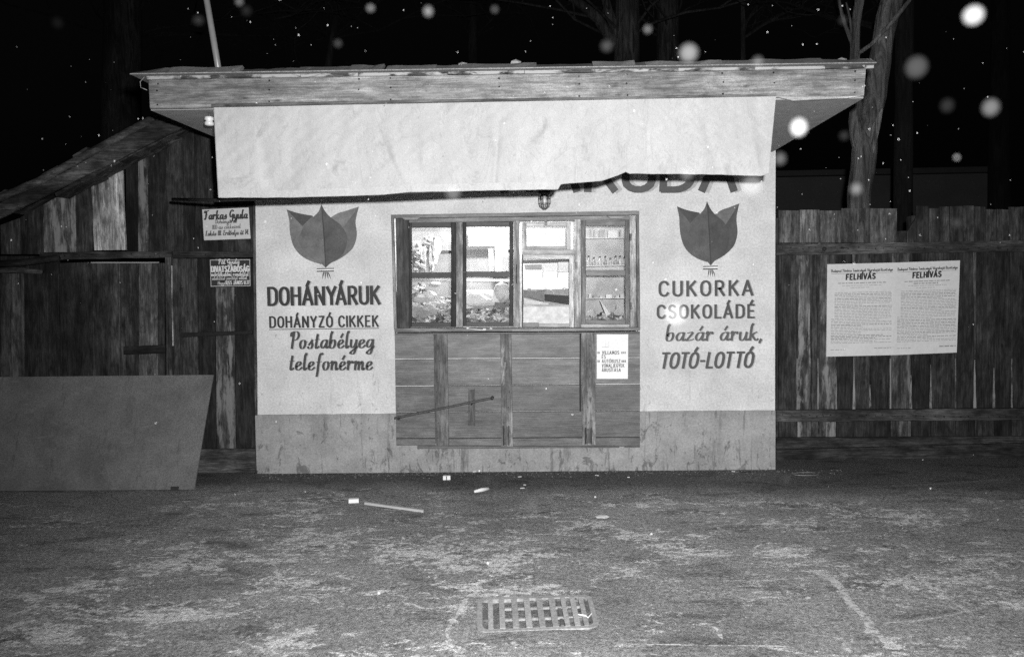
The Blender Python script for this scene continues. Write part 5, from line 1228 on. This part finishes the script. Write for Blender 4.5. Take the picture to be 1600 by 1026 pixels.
pk = lbox('torn_packet', 698, 748.5, .062, .03, .035, .1, .75, 'upright white packet with a dark cross near the wall', 'packet')
for z in (.3,): 
    q = on(698, 748.5); box('dark_band', (q.x-.004, q.y-.017, q.z+.002), (q.x+.004, q.y-.0155, q.z+.034), MATTE, .1, pk); 
lbox('paper_scrap', 741, 737, .03, .015, .008, .4, .7, 'tiny white scrap left one of the pair at the foot of the wall', 'scrap'); lbox('paper_scrap', 750, 736.5, .024, .02, .018, .1, .8, 'tiny white scrap right one of the pair at the foot of the wall', 'scrap')
a, b = on(741, 770), on(763, 765.5)
tagit(tube('paper_roll', [a+Vector((0, 0, .014)), a.lerp(b, .5)+Vector((0, 0, .016)), b+Vector((0, 0, .014))], [.010, .016, .014], PAPER, .7, None, 8), 'short roll of white paper on the asphalt below the lit window', 'paper', 'litter on the pavement')
tagit(blob('flattened_paper', on(941, 808)+Vector((0, 0, .006)), (.045, .03, .010), PAPER, .5, None, 60, .4, 2, 2), 'flattened pale lump of paper right of the lath', 'paper', 'litter on the pavement')
lbs = ['scrap right of the paper roll under the hatch', 'scrap below the right batten near the wall', 'scrap close to the wall below the notice', 'speck of paper nearest the right corner of the kiosk', 'scrap at the wall foot right of the shutter', 'thin sliver under the middle of the shutter', 'thin sliver beside it on the left', 'crumb of paper between scraps under the hatch']
for i, (x, y, L) in enumerate(((816, 762, .035), (812, 744.5, .03), (933, 743, .03), (1146, 736.5, .03), (1043, 734, .02), (982, 746, .018), (996, 734, .02), (820, 757, .02))):
    lbox('paper_scrap', x, y, L, L*.5, .006, rnd.uniform(-.4, .4), rnd.uniform(.5, .8), 'small white '+lbs[i], 'scrap')
for i, (x, y) in enumerate(((762, 882), (592, 928), (1018, 835), (930, 777))):
    tagit(blob('pebble', on(x, y)+Vector((0, 0, .006)), (.010, .008, .009), PAPER, .55, None, 70+i, .3, 2, 1), ('white pebble on the asphalt above the drain grate', 'white pebble on the asphalt left of the drain grate', 'white pebble on the asphalt right of the kiosk shutter', 'white pebble near the foot of the kiosk wall')[i], 'pebble')
q = on(919, 967); q.z = .008
tv = merge([tube(None, [q+Vector((-.045, .04, 0)), q+Vector((-.01, .015, .004)), q+Vector((0, -.005, .002))], [.003, .0035, .002], None, sides=5), tube(None, [q+Vector((.02, .05, 0)), q+Vector((.006, .01, .003)), q+Vector((0, -.005, .002))], [.003, .003, .002], None, sides=5)])
tagit(mesh_obj('forked_twig', *tv, PAPER, None, .75), 'white forked twig lying on the right end of the drain grate', 'twig')
tagit(tube('wire_loop', [on(1240+22*math.cos(a*.6)+20, 741+2.4*math.sin(a*.6))+Vector((0, 0, .006)) for a in range(10)], .003, METAL, .25, None, 5), 'thin wire loop on the ground below the right fence', 'wire')
# dirt crumbs gathered along the foot of the wall
Vd, Fd = [], []
Rd = random.Random(3)
for i in range(420):
    x = Rd.uniform(-2.45, 2.6); y = -.03-abs(Rd.gauss(0, .10)); r = Rd.uniform(.003, .009)
    c = Vector((x, y, gz(x, y)+r*.4)); o = len(Vd)
    Vd += [c+Vector(v)*r*Rd.uniform(.7, 1.3) for v in ((1, 0, 0), (-1, 0, 0), (0, 1, 0), (0, -1, 0), (0, 0, .8), (0, 0, -.8))]
    Fd += [(o+a, o+b, o+c_) for a, b, c_ in ((0, 2, 4), (2, 1, 4), (1, 3, 4), (3, 0, 4), (2, 0, 5), (1, 2, 5), (3, 1, 5), (0, 3, 5))]
mesh_obj('grit', Vd, Fd, MATTE, None, .16, kind='stuff', label='dirt crumbs gathered along the foot of the wall')

# ------------------------------------------------------------------ wet snow falling through the flash
flk = [(1521, 24, 30, 1.3, 'largest bright snowflake at the top right corner'), (1432, 105, 33, .13, 'dim large snowflake right of the forked tree'), (1548, 168, 25, .3, 'medium grey snowflake near the right edge'),
 (1248, 199, 26, 1.5, 'bright snowflake in front of the right soffit'), (1076, 83, 28, .45, 'round snowflake touching the roof edge right of the middle'), (1219, 248, 18, .2, 'small grey snowflake at the upper right wall corner'),
 (1338, 295, 18, .3, 'snowflake in front of the forked tree trunk'), (1175, 290, 34, .28, 'large soft snowflake over the last big letter'), (1184, 97, 16, .2, 'soft snowflake on the roof edge at right'),
 (708, 301, 24, .25, 'soft snowflake over the awning hem'), (1055, 491, 34, .6, 'bright snowflake over the second word line on the right'), (669, 18, 14, .5, 'bright snowflake at the top left of the middle'),
 (374, 3, 9, .5, 'small snowflake at the top beside the mast'), (310, 32, 14, .09, 'dim snowflake left of the mast'), (579, 13, 10, .5, 'small bright snowflake at the top centre left'),
 (948, 72, 18, .10, 'dim oval snowflake above the roof middle'), (1012, 46, 10, .35, 'small snowflake between the two middle trunks'), (1074, 272, 20, .2, 'soft snowflake over the big letters'),
 (830, 790, 30, .055, 'faint large snowflake over the pavement'), (1319, 212, 13, .05, 'very faint snowflake left of the forked trunk'), (1480, 165, 20, .04, 'very faint snowflake right of the dim one'),
 (1495, 348, 14, .05, 'faint snowflake just above the fence top'), (1495, 246, 6, .8, 'tiny sharp snowflake left of the right edge'), (773, 15, 9, .2, 'small dim snowflake at the top middle'),
 (90, 36, 16, .03, 'very faint snowflake in the dark top left'), (385, 17, 14, .04, 'very faint snowflake right of the mast'), (528, 68, 9, .15, 'small grey snowflake above the left roof'),
 (1317, 32, 10, .05, 'very faint snowflake above the right roof end'), (1000, 865, 26, .02, 'barely visible snowflake over the pavement right of the middle'), (1346, 783, 12, .06, 'faint snowflake over the pavement at right'),
 (1228, 768-20, 12, .05, 'faint snowflake over the pavement by the kiosk corner'), (760, 745, 22, .03, 'faint snowflake at the wall foot'), (1090, 390, 12, .05, 'faint snowflake over the right leaf emblem')]
_bm = bmesh.new(); bmesh.ops.create_icosphere(_bm, subdivisions=3, radius=1); FV = [v.co.copy() for v in _bm.verts]; FF = [tuple(v.index for v in f.verts) for f in _bm.faces]; _bm.free()
fm = bpy.data.meshes.new('snowflake'); fm.from_pydata([tuple(v) for v in FV], [], FF); fm.materials.append(FLAKE)
for p in fm.polygons: p.use_smooth = True
for (x, y, d, a_, lab) in flk:
    z = .62; q = P(x, y, CAM.y+z); o = bpy.data.objects.new('snowflake', fm); S.collection.objects.link(o); o.location = q; r = d/2*z/F; o.scale = (r*rnd.uniform(.93, 1.05), r, r*rnd.uniform(.93, 1.1))
    o.color = (1, 1, 1, min(1, a_*.0048)); tagit(o, lab, 'snowflake', 'wet snowflakes lit by the flash')
Vs, Fs = [], []; Rs = random.Random(8)
for i in range(330):
    Y = Rs.choice([Rs.uniform(-5.3, -2.3)]*3+[Rs.uniform(-3, 4)]); px, py = Rs.uniform(0, 1600), Rs.uniform(0, 1026)*(.45 if Rs.random() < .7 else 1)
    c = P(px, py, Y)
    if c.z < .1 or (Y > -.5 and c.x < 2.3 and c.z < 3.1) or (Y > -2.3 and abs(c.x) < 2.7 and 2.6 < c.z < 3.1): continue
    r = Rs.uniform(.35, .95)*(Y+6.91)/F; o = len(Vs)
    Vs += [c+Vector(v)*r for v in ((1, 0, 0), (-1, 0, 0), (0, 1, 0), (0, -1, 0), (0, 0, 1.4), (0, 0, -1.4))]
    Fs += [(o+a, o+b, o+c_) for a, b, c_ in ((0, 2, 4), (2, 1, 4), (1, 3, 4), (3, 0, 4), (2, 0, 5), (1, 2, 5), (3, 1, 5), (0, 3, 5))]
mesh_obj('falling_snow', Vs, Fs, PAPER, None, .25, kind='stuff')
